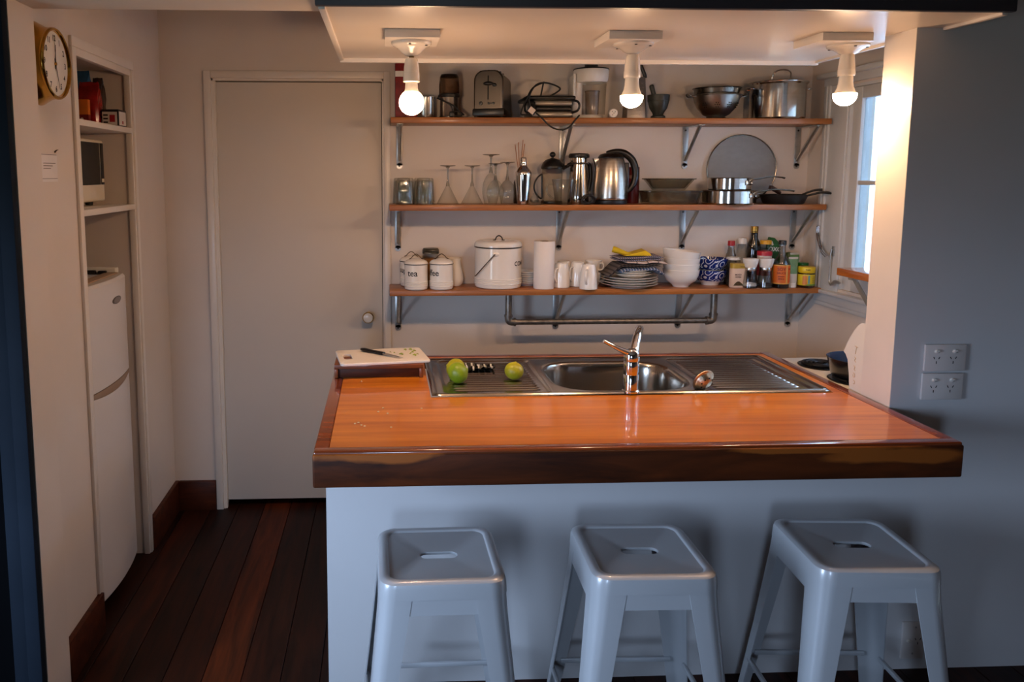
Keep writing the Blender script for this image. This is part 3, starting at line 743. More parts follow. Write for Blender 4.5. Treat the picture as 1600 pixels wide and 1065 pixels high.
# ------------------------------------------------------------------ three wall shelves with steel brackets
SHW = wood('oiled_shelf_pine', (124, 70, 26), (178, 110, 50), (.7, 10, 10), 2.4, .42, .15, randomise=.06)
YF, YB_ = 1.20, D-.002
Z1, Z2, Z3 = 1.934, 1.5365, 1.1405
SHT = .0262
def bracket(x, zt, L_, par):
    o = MB()
    o.box(x-.0145, x+.0145, YB_-.004, YB_, zt-L_+.0145, zt-.0006, .001)
    o.lathe([(0, 0), (.0145, 0), (.0145, .004), (0, .004)], seg=16).xf(lambda a, b, c: (a+x, YB_-c, b+zt-L_+.0145), len(o.v)-34)
    o.box(x-.0145, x+.0145, YF+.025, YB_, zt-.0045, zt-.0006, .001)
    # folded diagonal strut
    a = Vector((x, YB_-.006, zt-L_*.80)); b_ = Vector((x, YF+.045, zt-.004))
    o.tube([a, b_], .0090, 6, flat=.75)
    bo = o.obj('bracket', GALV, par)
    for dz in (.018, L_-.014): MB().lathe([(0, 0), (.005, 0), (.004, .002), (0, .0025)], seg=10).xf(lambda p, q, r_: (x+p, YB_-.004-r_, zt-dz+q)).obj('screw', mat('dark_screw', (60, 60, 62), .4, .8), bo)
def shelf(name, label, zt, x0, x1, L_, xs):
    t = thing('wall_shelf', label, 'shelf', (.68, YF+.15, zt-SHT), 'timber shelves on the back wall')
    MB().box(x0, x1, YF, YB_, zt-SHT, zt, .003).obj('shelf_board', SHW, t)
    for x in xs: bracket(x, zt-SHT, L_, t)
    return t
shelf('s', 'top timber wall shelf, carrying the toaster and pots', Z1, -.338, 1.708, .205, (-.295, .498, 1.105, 1.668))
shelf('s', 'middle timber wall shelf, carrying glasses and the kettle', Z2, -.346, 1.708, .208, (-.303, .490, 1.108, 1.668))
s3 = shelf('s', 'bottom timber wall shelf, with a pipe rail slung beneath it', Z3, -.347, 1.706, .206, (-.304, .482, 1.102, 1.668))
# pipe rail under the bottom shelf
rl = thing('pipe_rail', 'galvanised pipe towel rail hanging under the bottom shelf', 'rail', (.727, 1.28, Z3-SHT))
PIPE = mat('galvanised_pipe', (128, 122, 114), .38, .8, var=.35, scale=40)
RY, RZ, RX0, RX1 = 1.295, .970, .225, 1.229
MB().tube([(RX0+.03, RY, RZ), (RX1-.03, RY, RZ)], .0138, 18).obj('rail_tube', PIPE, rl)
for xx, sg in ((RX0, 1), (RX1, -1)):
    MB().tube([(xx, RY, RZ+.03), (xx, RY, Z3-SHT-.001)], .0160, 16).obj('drop_pipe', PIPE, rl)
    e = MB().tube([(xx, RY, RZ+.034), (xx, RY, RZ+.016), (xx+sg*.005, RY, RZ+.005), (xx+sg*.016, RY, RZ), (xx+sg*.034, RY, RZ)], .0180, 16, smooth=4)
    e.tube([(xx, RY, RZ+.036), (xx, RY, RZ+.026)], .0205, 16).tube([(xx+sg*.036, RY, RZ), (xx+sg*.026, RY, RZ)], .0205, 16)
    e.obj('elbow', PIPE, rl)

# ------------------------------------------------------------------ helpers for shelf goods
def T(name, label, cat, x, y, z, group=None): return thing(name, label, cat, (x, y, z), group)
def LA(prof, x, y, z, name, m, par, seg=28, label=None, **k): return MB().lathe(prof, x, y, z, seg, **k).obj(name, m, par, label=label)
def PL(z): return z+.0006
DKSTEEL = mat('dark_satin_steel', (120, 114, 106), .26, 1, var=.1, scale=5, stretch=(1, 1, 30))
POTST = mat('bright_pot_steel', (196, 190, 182), .13, 1, var=.05, scale=4, stretch=(1, 1, 30))
SMOKE = thin_glass('smoky_plastic', (212, 194, 174), (96, 80, 66), .8)
STONE = mat('dark_green_stone', (42, 46, 40), .45, var=.3, scale=40, bump=.2)
SILV = mat('silver_plastic', (150, 142, 130), .32, .6)

# ---- top shelf
z = PL(Z1)
t = T('carton', 'tall red carton with a white band, half hidden behind the left bulb', 'carton', -.262, 1.335, z)
RED = mat('printed_red_card', (128, 22, 22), .5, var=.35, scale=30)
MB().box(-.316, -.208, 1.30, 1.37, z, z+.262, .002).obj('box', RED, t)
MB().box(-.3166, -.2074, 1.2994, 1.3706, z+.196, z+.222).obj('band', WHITE, t)
t = T('steel_jug', 'small steel jug between the red carton and the grinder', 'jug', -.178, 1.22, z)
LA([(0, 0), (.040, 0), (.042, .004), (.041, .090), (.0425, .095), (.0405, .095), (.039, .006), (0, .005)], -.178, 1.22, z, 'jug_body', STEEL, t)
t = T('coffee_grinder', 'electric coffee grinder with a smoky domed lid beside the toaster', 'grinder', -.070, 1.24, z)
LA([(0, 0), (.046, 0), (.047, .006), (.043, .012), (.042, .098), (0, .098)], -.07, 1.24, z, 'base', STEEL, t)
LA([(.043, .094), (.0495, .096), (.0495, .108), (.046, .112), (0, .112)], -.07, 1.24, z, 'collar', BLKP, t)
MB().box(-.122, -.104, 1.23, 1.25, z+.088, z+.106, .004).obj('switch', BLKP, t)
LA([(.047, .110), (.047, .15), (.043, .188), (.038, .197), (.034, .1985)], -.07, 1.24, z, 'lid', SMOKE, t)
LA([(0, .1985), (.038, .1985), (.040, .192), (.040, .186), (0, .186)], -.07, 1.24, z, 'lid_cap', BLKP, t)
MB().tube([(-.125, 1.235, z+.092), (-.10, 1.195, z+.076), (-.06, 1.188, z+.058), (-.03, 1.175, z+.03), (-.018, 1.17, z+.008), (-.045, 1.165, z+.006), (-.06, 1.170, z+.02), (-.035, 1.172, z+.028), (-.005, 1.18, z+.012)], .0035, 8, smooth=5).obj('cord', BLKR, t)
MB().box(-.075, -.052, 1.150, 1.178, z, z+.026, .006).obj('plug', BLKP, t)

t = T('toaster', 'two slice steel toaster with a black base on the top shelf', 'toaster', .098, 1.28, z)
t.location.x = .136
t.rotation_euler = (0, 0, -.30)
def toast_prof(hw, h0, h1, r, cx=.098, n=8):
    p = [(cx-hw, h0), (cx-hw, h1-r)]
    p += [(cx-hw+r-r*math.cos(PI/2*i/n), h1-r+r*math.sin(PI/2*i/n)) for i in range(1, n+1)]
    p += [(cx+hw-r+r*math.sin(PI/2*i/n), h1-r+r*math.cos(PI/2*i/n)) for i in range(n+1)]
    p += [(cx+hw, h0)]
    return p
TST = mat('toaster_steel', (92, 84, 75), .4, .7, var=.06, scale=5)
def inset(pr, d, cx, h0): return [(cx+(u-cx)*(1-d/.068), h0+(v-h0)*(1-d/.18)) for u, v in pr]
pr = toast_prof(.067, z+.036, z+.207, .045)
pin = inset(pr, .006, .098, z+.036)
MB().loft([[(u, 1.160, v) for u, v in pin], [(u, 1.166, v) for u, v in pr], [(u, 1.392, v) for u, v in pr], [(u, 1.398, v) for u, v in pin]]).obj('housing', mat('toaster_side_steel', (96, 88, 80), .34, 1, var=.08), t)
MB().prism(toast_prof(.055, z+.040, z+.172, .006), 1, 1.1575, 1.1602).obj('front_plate', TST, t)
MB().box(.026, .171, 1.152, 1.402, z+.004, z+.037, .006).obj('base', BLKP, t)
for fx in (.04, .156):
    for fy in (1.17, 1.385): LA([(0, 0), (.008, 0), (.008, .006), (0, .006)], fx, fy, z-.0004, 'foot', BLKR, t, 10)
MB().box(.0945, .0995, 1.1562, 1.1578, z+.076, z+.182).obj('lever_slot', BLACK, t)
MB().sphere((.098, 1.148, z+.146), .022, 18, 8, 1, .45, .42).obj('lever', BLKP, t)
MB().sphere((.126, 1.152, z+.140), .010, 12, 8, 1, .5, .8).obj('lever_tab', BLKP, t)
for bx, br in ((.064, .009), (.1005, .0058), (.112, .003), (.1225, .0058)):
    MB().lathe([(0, 0), (br, 0), (br*.9, .006), (0, .007)], seg=14).xf(lambda a, b, c: (bx+a, 1.1575-c, z+.060+b)).obj('control_knob', BLKP, t)
for i in range(7):
    MB().box(.056+i*.0125, .062+i*.0125, 1.170, 1.176, z+.2065-.004*abs(i-3)**1.2*.22, z+.2085-.004*abs(i-3)**1.2*.22).obj('vent_slot', BLACK, t)
for sy in (1.23, 1.31): MB().box(.055, .141, sy, sy+.032, z+.2068, z+.2076).obj('bread_slot', BLACK, t)

t = T('sandwich_press', 'black and silver sandwich press with a looping black cord', 'sandwich press', .385, 1.27, z)
MB().box(.300, .490, 1.175, 1.385, z+.003, z+.028, .008).obj('base', SILV, t)
MB().box(.305, .485, 1.180, 1.385, z+.030, z+.052, .008).obj('lower_plate', BLKP, t)
MB().box(.303, .487, 1.178, 1.385, z+.053, z+.078, .010).obj('lid', SILV, t)
MB().box(.270, .498, 1.158, 1.395, z+.079, z+.097, .007).obj('handle_cover', BLKP, t)
MB().tube([(.482, 1.17, z+.078), (.505, 1.155, z+.070), (.512, 1.15, z+.050), (.505, 1.155, z+.030), (.484, 1.172, z+.022)], .0055, 8, smooth=4).obj('latch', BLKP, t)
MB().box(.266, .316, 1.160, 1.20, z+.02, z+.075, .012).obj('hinge_block', BLKP, t)
cp = [(.345, 1.21, z+.094), (.352, 1.19, z+.150), (.35, 1.18, z+.156), (.30, 1.165, z+.130), (.268, 1.150, z+.075), (.245, 1.145, z+.02), (.255, 1.14, z+.009), (.29, 1.135, z+.02), (.28, 1.14, z+.085), (.31, 1.16, z+.140), (.355, 1.19, z+.157), (.40, 1.20, z+.150), (.432, 1.20, z+.134), (.425, 1.205, z+.120), (.385, 1.215, z+.096)]
MB().tube(cp, .0038, 8, smooth=6).obj('cord', BLKR, t)
MB().tube([(.285, 1.155, z+.045), (.318, 1.135, z+.012), (.335, 1.122, z-.006), (.375, 1.116, z-.044), (.415, 1.114, z-.058), (.455, 1.116, z-.050), (.490, 1.122, z-.012), (.508, 1.135, z+.006), (.513, 1.17, z+.005)], .0038, 8, smooth=6).obj('cord', BLKR, t)
MB().tube([(.30, 1.148, z+.052), (.297, 1.140, z+.03), (.292, 1.138, z+.012)], [.013, .016, .012], 10).obj('plug', BLKP, t)
MB().box(.276, .304, 1.1245, 1.1255, z+.014, z+.040).rot((.29, 1.125, z+.027), 'Y', .65).obj('paper_tag', mat('white_paper_tag', (206, 190, 176), .7), t)

t = T('juicer', 'white juicer with a clear jug and a black feed lid', 'juicer', .586, 1.27, z)
LA([(0, 0), (.060, 0), (.062, .012), (.056, .018), (0, .018)], .59, 1.27, z, 'base', WHITE, t)
MB().box(.500, .548, 1.245, 1.34, z, z+.205, .012).obj('motor_housing', WHITE, t)
LA([(.058, .02), (.060, .022), (.064, .165)], .598, 1.265, z, 'clear_jug', GLASS, t)
LA([(.030, .02), (.033, .12), (.036, .13), (0, .13)], .598, 1.265, z, 'filter_cup', thin_glass('frosted_insert', (236, 230, 222), (160, 150, 140), .8), t)
LA([(.060, .165), (.074, .168), (.079, .185), (.082, .222), (.080, .226), (0, .226)], .590, 1.265, z, 'collar', WHITE, t)
LA([(0, .226), (.084, .226), (.082, .231), (.045, .238), (.036, .240), (0, .240)], .590, 1.265, z, 'feed_lid', BLKP, t)
LA([(0, .240), (.031, .240), (.031, .285), (.027, .285), (.027, .245), (0, .245)], .590, 1.265, z, 'feed_chute', BLKP, t)
MB().tube([(.505, 1.235, z+.205), (.502, 1.23, z+.13), (.507, 1.232, z+.06)], .007, 8, smooth=4).obj('handle', WHITE, t)

t = T('kitchen_timer', 'small round white dial timer leaning beside the juicer', 'timer', .672, 1.172, z)
MB().lathe([(0, 0), (.0200, 0), (.0208, .003), (.0208, .013), (.019, .016), (0, .016)], seg=28).xf(lambda a, b, c: (.672+a, 1.180-c, z+.0215+b)).obj('dial', WHITE, t)
for q, (dx_, dz_) in enumerate([(-.006, .007), (.007, .006), (-.004, -.008), (.001, .0)]):
    MB().box(.672+dx_-.0022, .672+dx_+.0022, 1.1632, 1.1642, z+.0215+dz_-.0014, z+.0215+dz_+.0014).rot((.672+dx_, 1.164, z+.0215+dz_), 'Y', .7*q).obj('dial_mark', BLKP, t)

t = T('box_grater', 'steel box grater with a black handle behind the middle bulb', 'grater', .800, 1.275, z)
GRT = mat('grater_steel', (158, 152, 146), .35, .85, var=.08, scale=8)
def grl(hx, hy, zz): return rsq(hy, .008, 0, 4, hx)
MB().loft([[(.800+a, 1.275+b, z+q) for a, b, _ in rsq(h_, .008, 0, 4, w__)] for q, h_, w__ in ((0, .040, .048), (.006, .040, .048), (.19, .028, .042), (.194, .026, .040))]).obj('body', GRT, t)
for i in range(5):
    for j in range(8):
        MB().sphere((.800-.026+.013*i+(j % 2)*.004, 1.2205+.012*(j*.018+.03)/.19*.9, z+.025+j*.018), .003, 6, 4, 1, .5, 1.0).obj('tooth', GRT, t) if False else None
gt = MB()
for i in range(5):
    for j in range(9):
        zz = .02+j*.018; gt.sphere((.800-.026+.0125*i+(j % 2)*.005, 1.275-.040+.012*zz/.19, z+zz), .0032, 6, 4, 1, .6, .8)
o = gt.obj('grating_teeth', GRT, t); o['kind'] = 'stuff'
MB().tube([(.770, 1.275, z+.193), (.768, 1.275, z+.235), (.778, 1.275, z+.252), (.80, 1.275, z+.255), (.822, 1.275, z+.252), (.832, 1.275, z+.235), (.845, 1.275, z+.205), (.846, 1.275, z+.193)], .009, 10, smooth=5).obj('handle', BLKP, t)

t = T('mortar', 'dark green stone mortar with its foot on the top shelf', 'mortar', .899, 1.232, z)
LA([(0, 0), (.032, 0), (.034, .004), (.033, .012), (.024, .018), (.026, .026), (.041, .05), (.047, .075), (.0475, .080), (.050, .082), (.051, .110), (.047, .111), (.040, .08), (.028, .04), (0, .03)], .899, 1.232, z, 'bowl', STONE, t)
p_ = T('pestle', 'dark stone pestle standing in the mortar', 'pestle', .885, 1.24, z+.034)
MB().tube([(.900, 1.242, z+.052), (.888, 1.240, z+.085), (.874, 1.238, z+.125), (.866, 1.236, z+.150), (.864, 1.236, z+.157)], [.015, .0125, .0105, .0115, .007], 14, smooth=4).obj('shaft', STONE, p_)

t = T('colander', 'steel colander with two wire handles and a ring foot', 'colander', 1.183, 1.26, z)
COLS = mat('colander_steel', (150, 146, 140), .3, 1, var=.08, scale=6)
R0 = .112
pr = [(0, .012), (.030, .012), (.034, .002), (.052, 0), (.052, .003), (.040, .012), (.060, .022), (.085, .050), (.100, .080), (.108, .108), (.116, .111), (.116, .113), (.106, .112), (.097, .081), (.082, .052), (.058, .025), (0, .014)]
LA(pr, 1.183, 1.26, z, 'bowl', COLS, t, 40)
dot = MB()
for ang in (-.95, -.35, .25, .85):
    for (da, dz_) in [(0, 0)]+[(math.cos(q*PI/3)*.10, math.sin(q*PI/3)*.011) for q in range(6)]:
        a = -PI/2+ang+da; zz = .062+dz_; rr2 = .0875+(zz-.05)*.53+.0005
        c = Vector((1.183+rr2*math.cos(a), 1.26+rr2*math.sin(a), z+zz)); dot.sphere(c, .0026, 8, 6)
o = dot.obj('drain_holes', BLACK, t); o['kind'] = 'stuff'
for sg in (-1, 1):
    MB().tube([(1.183+sg*.108, 1.232, z+.104), (1.183+sg*.128, 1.232, z+.106), (1.183+sg*.139, 1.24, z+.116), (1.183+sg*.140, 1.26, z+.118), (1.183+sg*.139, 1.28, z+.116), (1.183+sg*.128, 1.288, z+.106), (1.183+sg*.108, 1.288, z+.104)], .0028, 8, smooth=4).obj('wire_handle', COLS, t)
t = T('mixing_bowl', 'steel mixing bowl nested inside the colander', 'bowl', 1.186, 1.26, z+.03)
LA([(0, .033), (.040, .034), (.075, .06), (.095, .10), (.101, .125), (.105, .140), (.112, .143), (.112, .1445), (.103, .142), (.093, .102), (.072, .063), (0, .036)], 1.183, 1.26, z, 'bowl', DKSTEEL, t, 40)

t = T('stock_pot', 'large polished steel stock pot with a lid', 'pot', 1.476, 1.265, z)
LA([(0, 0), (.118, 0), (.124, .006), (.124, .158), (.131, .164), (.131, .166), (0, .166)], 1.476, 1.265, z, 'pot_body', POTST, t, 56)
LA([(0, .166), (.1315, .166), (.133, .169), (.128, .173), (.09, .178), (0, .182)], 1.476, 1.265, z, 'lid', POTST, t, 56)
MB().tube([(1.428, 1.235, z+.178), (1.43, 1.232, z+.194), (1.437, 1.225, z+.214), (1.462, 1.222, z+.224), (1.492, 1.222, z+.224), (1.512, 1.225, z+.214), (1.517, 1.232, z+.194), (1.519, 1.235, z+.178)], .0035, 8, smooth=5).obj('lid_handle', POTST, t)
for sg in (-1, 1):
    MB().tube([(1.476+sg*.120, 1.235, z+.138), (1.476+sg*.142, 1.232, z+.140), (1.476+sg*.150, 1.265, z+.142), (1.476+sg*.142, 1.298, z+.140), (1.476+sg*.120, 1.295, z+.138)], .0042, 8, smooth=4).obj('side_handle', POTST, t)

# ---- middle shelf
z = PL(Z2)
def flute(mb, cx, cy, n, amp, k=0):
    return mb.xf(lambda x, y, zz: (cx+(x-cx)*(1+amp*math.cos(n*math.atan2(y-cy, x-cx))), cy+(y-cy)*(1+amp*math.cos(n*math.atan2(y-cy, x-cx))), zz), k)
TUM = thin_glass('tumbler_glass', (247, 249, 248), (214, 214, 210), 1.1)
for i, (x, y, lb) in enumerate([(-.272, 1.215, 'upturned fluted tumbler, front left of the cluster'), (-.181, 1.215, 'upturned fluted tumbler, front right, beside the cocktail glasses'), (-.285, 1.318, 'upturned fluted tumbler, back left against the wall'), (-.190, 1.315, 'upturned fluted tumbler, back right against the wall')]):
    t = T('tumbler', lb, 'glass', x, y, z, 'upturned tumblers on the middle shelf')
    flute(MB().lathe([(.0435, 0), (.0445, .002), (.042, .05), (.0385, .112), (.0365, .120), (.033, .1225), (0, .1215)], x, y, z, 60), x, y, 10, .022).obj('glass_wall', TUM, t)
    flute(MB().lathe([(.0405, .001), (.039, .05), (.0355, .104), (.030, .110), (0, .110)], x, y, z, 60), x, y, 10, .022).obj('inner_wall', TUM, t)
STEMG = thin_glass('stem_glass_edge', (226, 226, 222), (84, 82, 78), 1.4)
def stem_glass(x, y, lb, bowl, hst, rb, h, m=GLASS):
    t = T('stem_glass', lb, 'glass', x, y, z, 'upturned stemmed glasses on the middle shelf')
    LA(bowl, x, y, z, 'bowl', m, t, 36)
    zt = bowl[-1][1]
    LA([(bowl[-1][0], zt), (.0075, zt+.010), (.0045, zt+.026), (.0038, h-.03), (.0055, h-.012), (.012, h-.006)], x, y, z, 'stem', STEMG, t, 18)
    LA([(.012, h-.006), (rb, h-.0022), (rb+.001, h-.001), (rb, h), (0, h)], x, y, z, 'foot', STEMG, t, 36)
mart = [(.0525, 0), (.0515, .003), (.0125, .078), (.009, .084)]
stem_glass(-.074, 1.25, 'upturned cone-shaped cocktail glass beside the tumblers', mart, 0, .036, .181)
stem_glass(.040, 1.255, 'upturned cone-shaped cocktail glass between another one and the tall wine glass', mart, 0, .036, .181)
wineA = [(.029, 0), (.033, .02), (.040, .05), (.0405, .075), (.034, .105), (.024, .128), (.014, .140), (.009, .146)]
wineC = [(.028, 0), (.032, .02), (.0375, .045), (.0370, .062), (.031, .088), (.019, .105), (.009, .112)]
wineB = [(.032, 0), (.037, .02), (.0425, .045), (.0420, .062), (.034, .088), (.020, .105), (.009, .112)]
stem_glass(.124, 1.225, 'tallest upturned wine glass with an egg-shaped bowl', wineA, 0, .039, .232)
stem_glass(.199, 1.215, 'upturned rounder wine glass beside the cocktail shaker', wineC, 0, .034, .197)
stem_glass(.160, 1.335, 'upturned wine glass half hidden at the back by the shaker', wineB, 0, .034, .192)

t = T('cocktail_shaker', 'polished steel cocktail shaker with a domed top', 'shaker', .270, 1.20, z)
LA([(0, 0), (.024, 0), (.026, .003), (.027, .02), (.034, .08), (.0375, .128), (.0378, .136), (0, .136)], .270, 1.20, z, 'cup', CHROME, t, 36)
LA([(.0385, .134), (.0388, .142), (.036, .152), (.028, .166), (.020, .175), (.0172, .180), (.0168, .186), (0, .186)], .270, 1.20, z, 'strainer_top', CHROME, t, 36)
LA([(0, .186), (.0155, .186), (.0150, .214), (.0135, .217), (0, .217)], .270, 1.20, z, 'cap', CHROME, t, 28)
t = T('reed_diffuser', 'dark bottle of thin reeds standing behind the cocktail shaker', 'diffuser', .276, 1.335, z)
LA([(0, 0), (.028, 0), (.029, .004), (.029, .10), (.02, .12), (.012, .128), (.012, .14), (0, .14)], .276, 1.335, z, 'bottle', mat('brown_bottle', (52, 36, 24), .2), t, 20)
REED = mat('rattan_reed', (168, 112, 78), .7)
for dx_, h in ((-.024, .282), (-.008, .292), (.014, .304), (.022, .285)):
    MB().tube([(.276+dx_*.2, 1.335, z+.141), (.276+dx_, 1.337, z+h)], .0019, 6).obj('reed', REED, t)

t = T('french_press', 'glass coffee plunger with a black domed lid and handle', 'coffee plunger', .425, 1.30, z)
LA([(0, .012), (.045, .012), (.048, .016), (.048, .172), (.050, .176)], .425, 1.30, z, 'beaker', GLASS, t, 32)
LA([(0, 0), (.050, 0), (.052, .006), (.050, .012), (0, .012)], .425, 1.30, z, 'base', BLKP, t, 32)
LA([(.052, .164), (.0545, .172), (.052, .180), (.046, .194), (.034, .207), (.018, .214), (.006, .217), (.006, .222), (0, .222)], .425, 1.30, z, 'lid', BLKP, t, 32)
MB().sphere((.425, 1.30, z+.233), .0145, 18, 12, 1, 1, .92).obj('knob', BLKP, t)
MB().tube([(.372, 1.285, z+.140), (.352, 1.28, z+.126), (.336, 1.276, z+.098), (.335, 1.276, z+.068), (.349, 1.28, z+.042), (.373, 1.285, z+.026), (.373, 1.285, z+.08), (.372, 1.285, z+.140)], .0042, 8, smooth=5).obj('handle', BLKP, t)
MB().tube([(.470, 1.28, z+.168), (.492, 1.275, z+.178), (.500, 1.273, z+.176)], [.010, .007, .004], 8).obj('spout_guard', BLKP, t)

t = T('glass_reamer', 'small clear glass citrus squeezer on the front of the middle shelf', 'citrus squeezer', .318, 1.165, z)
LA([(0, 0), (.030, 0), (.041, .012), (.044, .022), (.042, .022), (.032, .010), (.022, .012), (.020, .020), (.014, .040), (.005, .053), (0, .054)], .318, 1.165, z, 'dish', TUM, t, 36)
t = T('glass_jug', 'clear glass jug with its handle to the left', 'jug', .456, 1.178, z)
JG = thin_glass('jug_glass', (238, 239, 236), (196, 194, 188), 1.1)
mb = MB().lathe([(0, .004), (.038, .004), (.041, .008), (.050, .075), (.0565, .117)], .456, 1.178, z, 40)
mb.xf(lambda x, y, zz: (x+(.014*max(0, (zz-z-.06)/.057)**2 if x-.456 > .045 else 0), y, zz)).obj('jug_wall', JG, t)
LA([(0, 0), (.036, 0), (.039, .003), (.036, .010), (0, .012)], .456, 1.178, z, 'thick_base', TUM, t)
MB().tube([(.404, 1.178, z+.092), (.385, 1.178, z+.096), (.374, 1.178, z+.080), (.378, 1.178, z+.055), (.394, 1.178, z+.036), (.412, 1.178, z+.024)], .0042, 10, smooth=5).obj('handle', TUM, t)

t = T('steel_carafe', 'tall tapered steel vacuum flask with a black lid', 'flask', .545, 1.275, z)
LA([(0, 0), (.050, 0), (.052, .004), (.051, .04), (.043, .14), (.040, .185), (0, .185)], .545, 1.275, z, 'body', POTST, t, 40)
LA([(.041, .185), (.046, .187), (.046, .193), (.041, .196), (.040, .216), (0, .216)], .545, 1.275, z, 'neck', POTST, t, 36)
LA([(.0405, .186), (.0475, .188), (.0475, .192), (.0405, .195)], .545, 1.275, z, 'neck_ring', BLKP, t, 36)
LA([(0, .216), (.048, .217), (.050, .222), (.049, .232), (.042, .238), (0, .240)], .545, 1.275, z, 'lid', BLKP, t, 36)
MB().tube([(.503, 1.26, z+.186), (.490, 1.255, z+.184), (.484, 1.253, z+.178)], [.012, .008, .004], 8).obj('spout', BLKP, t)
MB().tube([(.585, 1.285, z+.190), (.602, 1.29, z+.180), (.606, 1.29, z+.12), (.597, 1.288, z+.06)], .009, 10, smooth=5).obj('handle', BLKP, t)

t = T('electric_kettle', 'brushed steel electric kettle with a black handle on its right', 'kettle', .686, 1.235, z)
LA([(0, 0), (.078, 0), (.080, .004), (.080, .016), (.074, .020), (0, .020)], .686, 1.235, z, 'power_base', BLKP, t, 40)
LA([(0, .021), (.080, .021), (.082, .026), (.082, .034), (0, .034)], .686, 1.235, z, 'base_ring', STEEL, t, 48)
KST = mat('kettle_brushed_steel', (186, 180, 172), .26, 1, var=.1, scale=4, stretch=(1, 1, 40))
mb = MB().lathe([(.081, .034), (.0815, .07), (.078, .12), (.071, .165), (.063, .20), (.058, .214), (0, .214)], .686, 1.235, z, 56)
mb.xf(lambda x, y, zz: (x-(.030*((zz-z-.15)/.064)**2*(1 if abs(y-1.235) < .018 else .3) if (x < .64 and zz > z+.15) else 0), y, zz)).obj('body', KST, t)
LA([(0, .214), (.060, .214), (.061, .219), (.052, .232), (.03, .239), (0, .240)], .686, 1.235, z, 'lid', BLKP, t, 40)
MB().tube([(.665, 1.235, z+.238), (.705, 1.235, z+.245), (.748, 1.235, z+.238), (.788, 1.235, z+.205), (.805, 1.235, z+.150), (.800, 1.235, z+.105), (.780, 1.235, z+.070), (.762, 1.235, z+.060)], [.010, .014, .017, .0175, .017, .016, .014, .010], 12, smooth=5).obj('handle', BLKP, t)
MB().box(.745, .772, 1.222, 1.248, z+.05, z+.195, .006).obj('handle_spine', BLKP, t)
MB().tube([(.60, 1.19, z+.01), (.56, 1.165, z+.008), (.535, 1.16, z+.022), (.545, 1.15, z+.042), (.575, 1.15, z+.040), (.582, 1.155, z+.018), (.555, 1.15, z+.006), (.530, 1.15, z+.012), (.54, 1.145, z+.034), (.565, 1.142, z+.046), (.59, 1.15, z+.03), (.59, 1.16, z+.010)], .0052, 8, smooth=5).obj('cord', BLKR, t)
t = T('red_tin', 'tall red tin standing behind the kettle handle', 'tin', .823, 1.335, z)
LA([(0, 0), (.030, 0), (.0305, .002), (.0305, .174), (0, .176)], .823, 1.335, z, 'tin_body', mat('printed_red_tin', (96, 20, 18), .3, var=.3, scale=30), t, 28)
LA([(.031, .120), (.031, .135)], .823, 1.335, z, 'band', mat('tin_band', (150, 120, 100), .4), t, 28)

RIMG = thin_glass('dish_rim_glass', (228, 228, 220), (120, 120, 114), 1.3)
def dish(x, y, z0, w_, d_, h, flare, name, label, m):
    t = T('baking_dish', label, 'baking dish', x, y, z0)
    L = []
    for (k, zz, r) in ((0, .003, .018), (.15, .001, .02), (.0, 0, .02)): pass
    def loop(hx, hy, zz, r=.022): return [(x+a, y+b, z0+zz) for a, b, _ in rsq(hy, r, 0, 7, hx)]
    hx, hy = w_/2, d_/2
    MB().loft([loop(hx-flare, hy-flare, 0), loop(hx-flare+.004, hy-flare+.004, .006), loop(hx-.008, hy-.008, h-.008), loop(hx-.006, hy-.006, h-.003)], True, False).obj('dish_wall', m, t)
    MB().loft([loop(hx-.008, hy-.008, h-.006), loop(hx, hy, h-.004), loop(hx, hy, h), loop(hx-.010, hy-.010, h), loop(hx-flare-.002, hy-flare-.002, .008)], False, True).obj('rim', RIMG, t)
DG = thin_glass('baking_glass', (240, 238, 232), (206, 202, 192), 1.1)
dish(.974, 1.255, z, .272, .19, .062, .020, 'd', 'larger glass baking dish under the loaf dish', DG)
dish(.970, 1.255, z+.0645, .236, .12, .056, .040, 'd', 'clear glass loaf dish stacked on the larger dish', DG)

t = T('splatter_screen', 'large round mesh splatter screen leaning on the back wall', 'splatter screen', 1.388, 1.39, z)
sc = Vector((1.388, 1.414, z+.166)); Rs = .165
tilt = .03
def SP(a, r): return sc+Vector((r*math.cos(a)*1.045, r*math.sin(a)*math.sin(tilt), r*math.sin(a)*math.cos(tilt)))
MB().tube([SP(2*PI*i/56, Rs) for i in range(56)], .0034, 8, closed=True).obj('rim', DKSTEEL, t)
MB().add([tuple(sc)]+[tuple(SP(2*PI*i/56, Rs)) for i in range(56)], [(0, i+1, (i+1) % 56+1) for i in range(56)]).obj('mesh', mesh_sieve('fine_wire_mesh'), t)

def pan(x, y, z0, r, h, label, hz, ends, m=POTST):
    t = T('saucepan', label, 'saucepan', x, y, z0, 'stacked saucepans')
    LA([(0, 0), (r-.006, 0), (r, .006), (r, h-.003), (r+.004, h), (r+.001, h), (r-.003, h-.004), (r-.003, .006), (0, .004)], x, y, z0, 'pan_body', m, t, 48)
    a0 = -.95
    bx, by = x+r*math.cos(a0), y+r*math.sin(a0)
    nx, ny = math.cos(a0), math.sin(a0); tx, ty = -ny, nx
    def Q(u, v, n_): return (bx+tx*u+nx*n_, by+ty*u+ny*n_, z0+v)
    pl = MB().box(-.026, .026, -.004, .002, hz-.030, hz-.008, .003)
    pl.xf(lambda u, n_, v: Q(u, v, -n_)).obj('handle_plate', m, t)
    for u in (-.018, .018): MB().sphere(Q(u, hz-.021, .003), .0042, 10, 6).obj('rivet', CHROME, t)
    MB().tube([Q(-.004, hz-.012, .004), Q(.0, hz-.003, .016)]+[tuple(p) for p in ends], [.0065, .006]+[.0048]*(len(ends)-1)+[.006], 10, smooth=5, flat=.7).obj('handle', DKSTEEL, t)
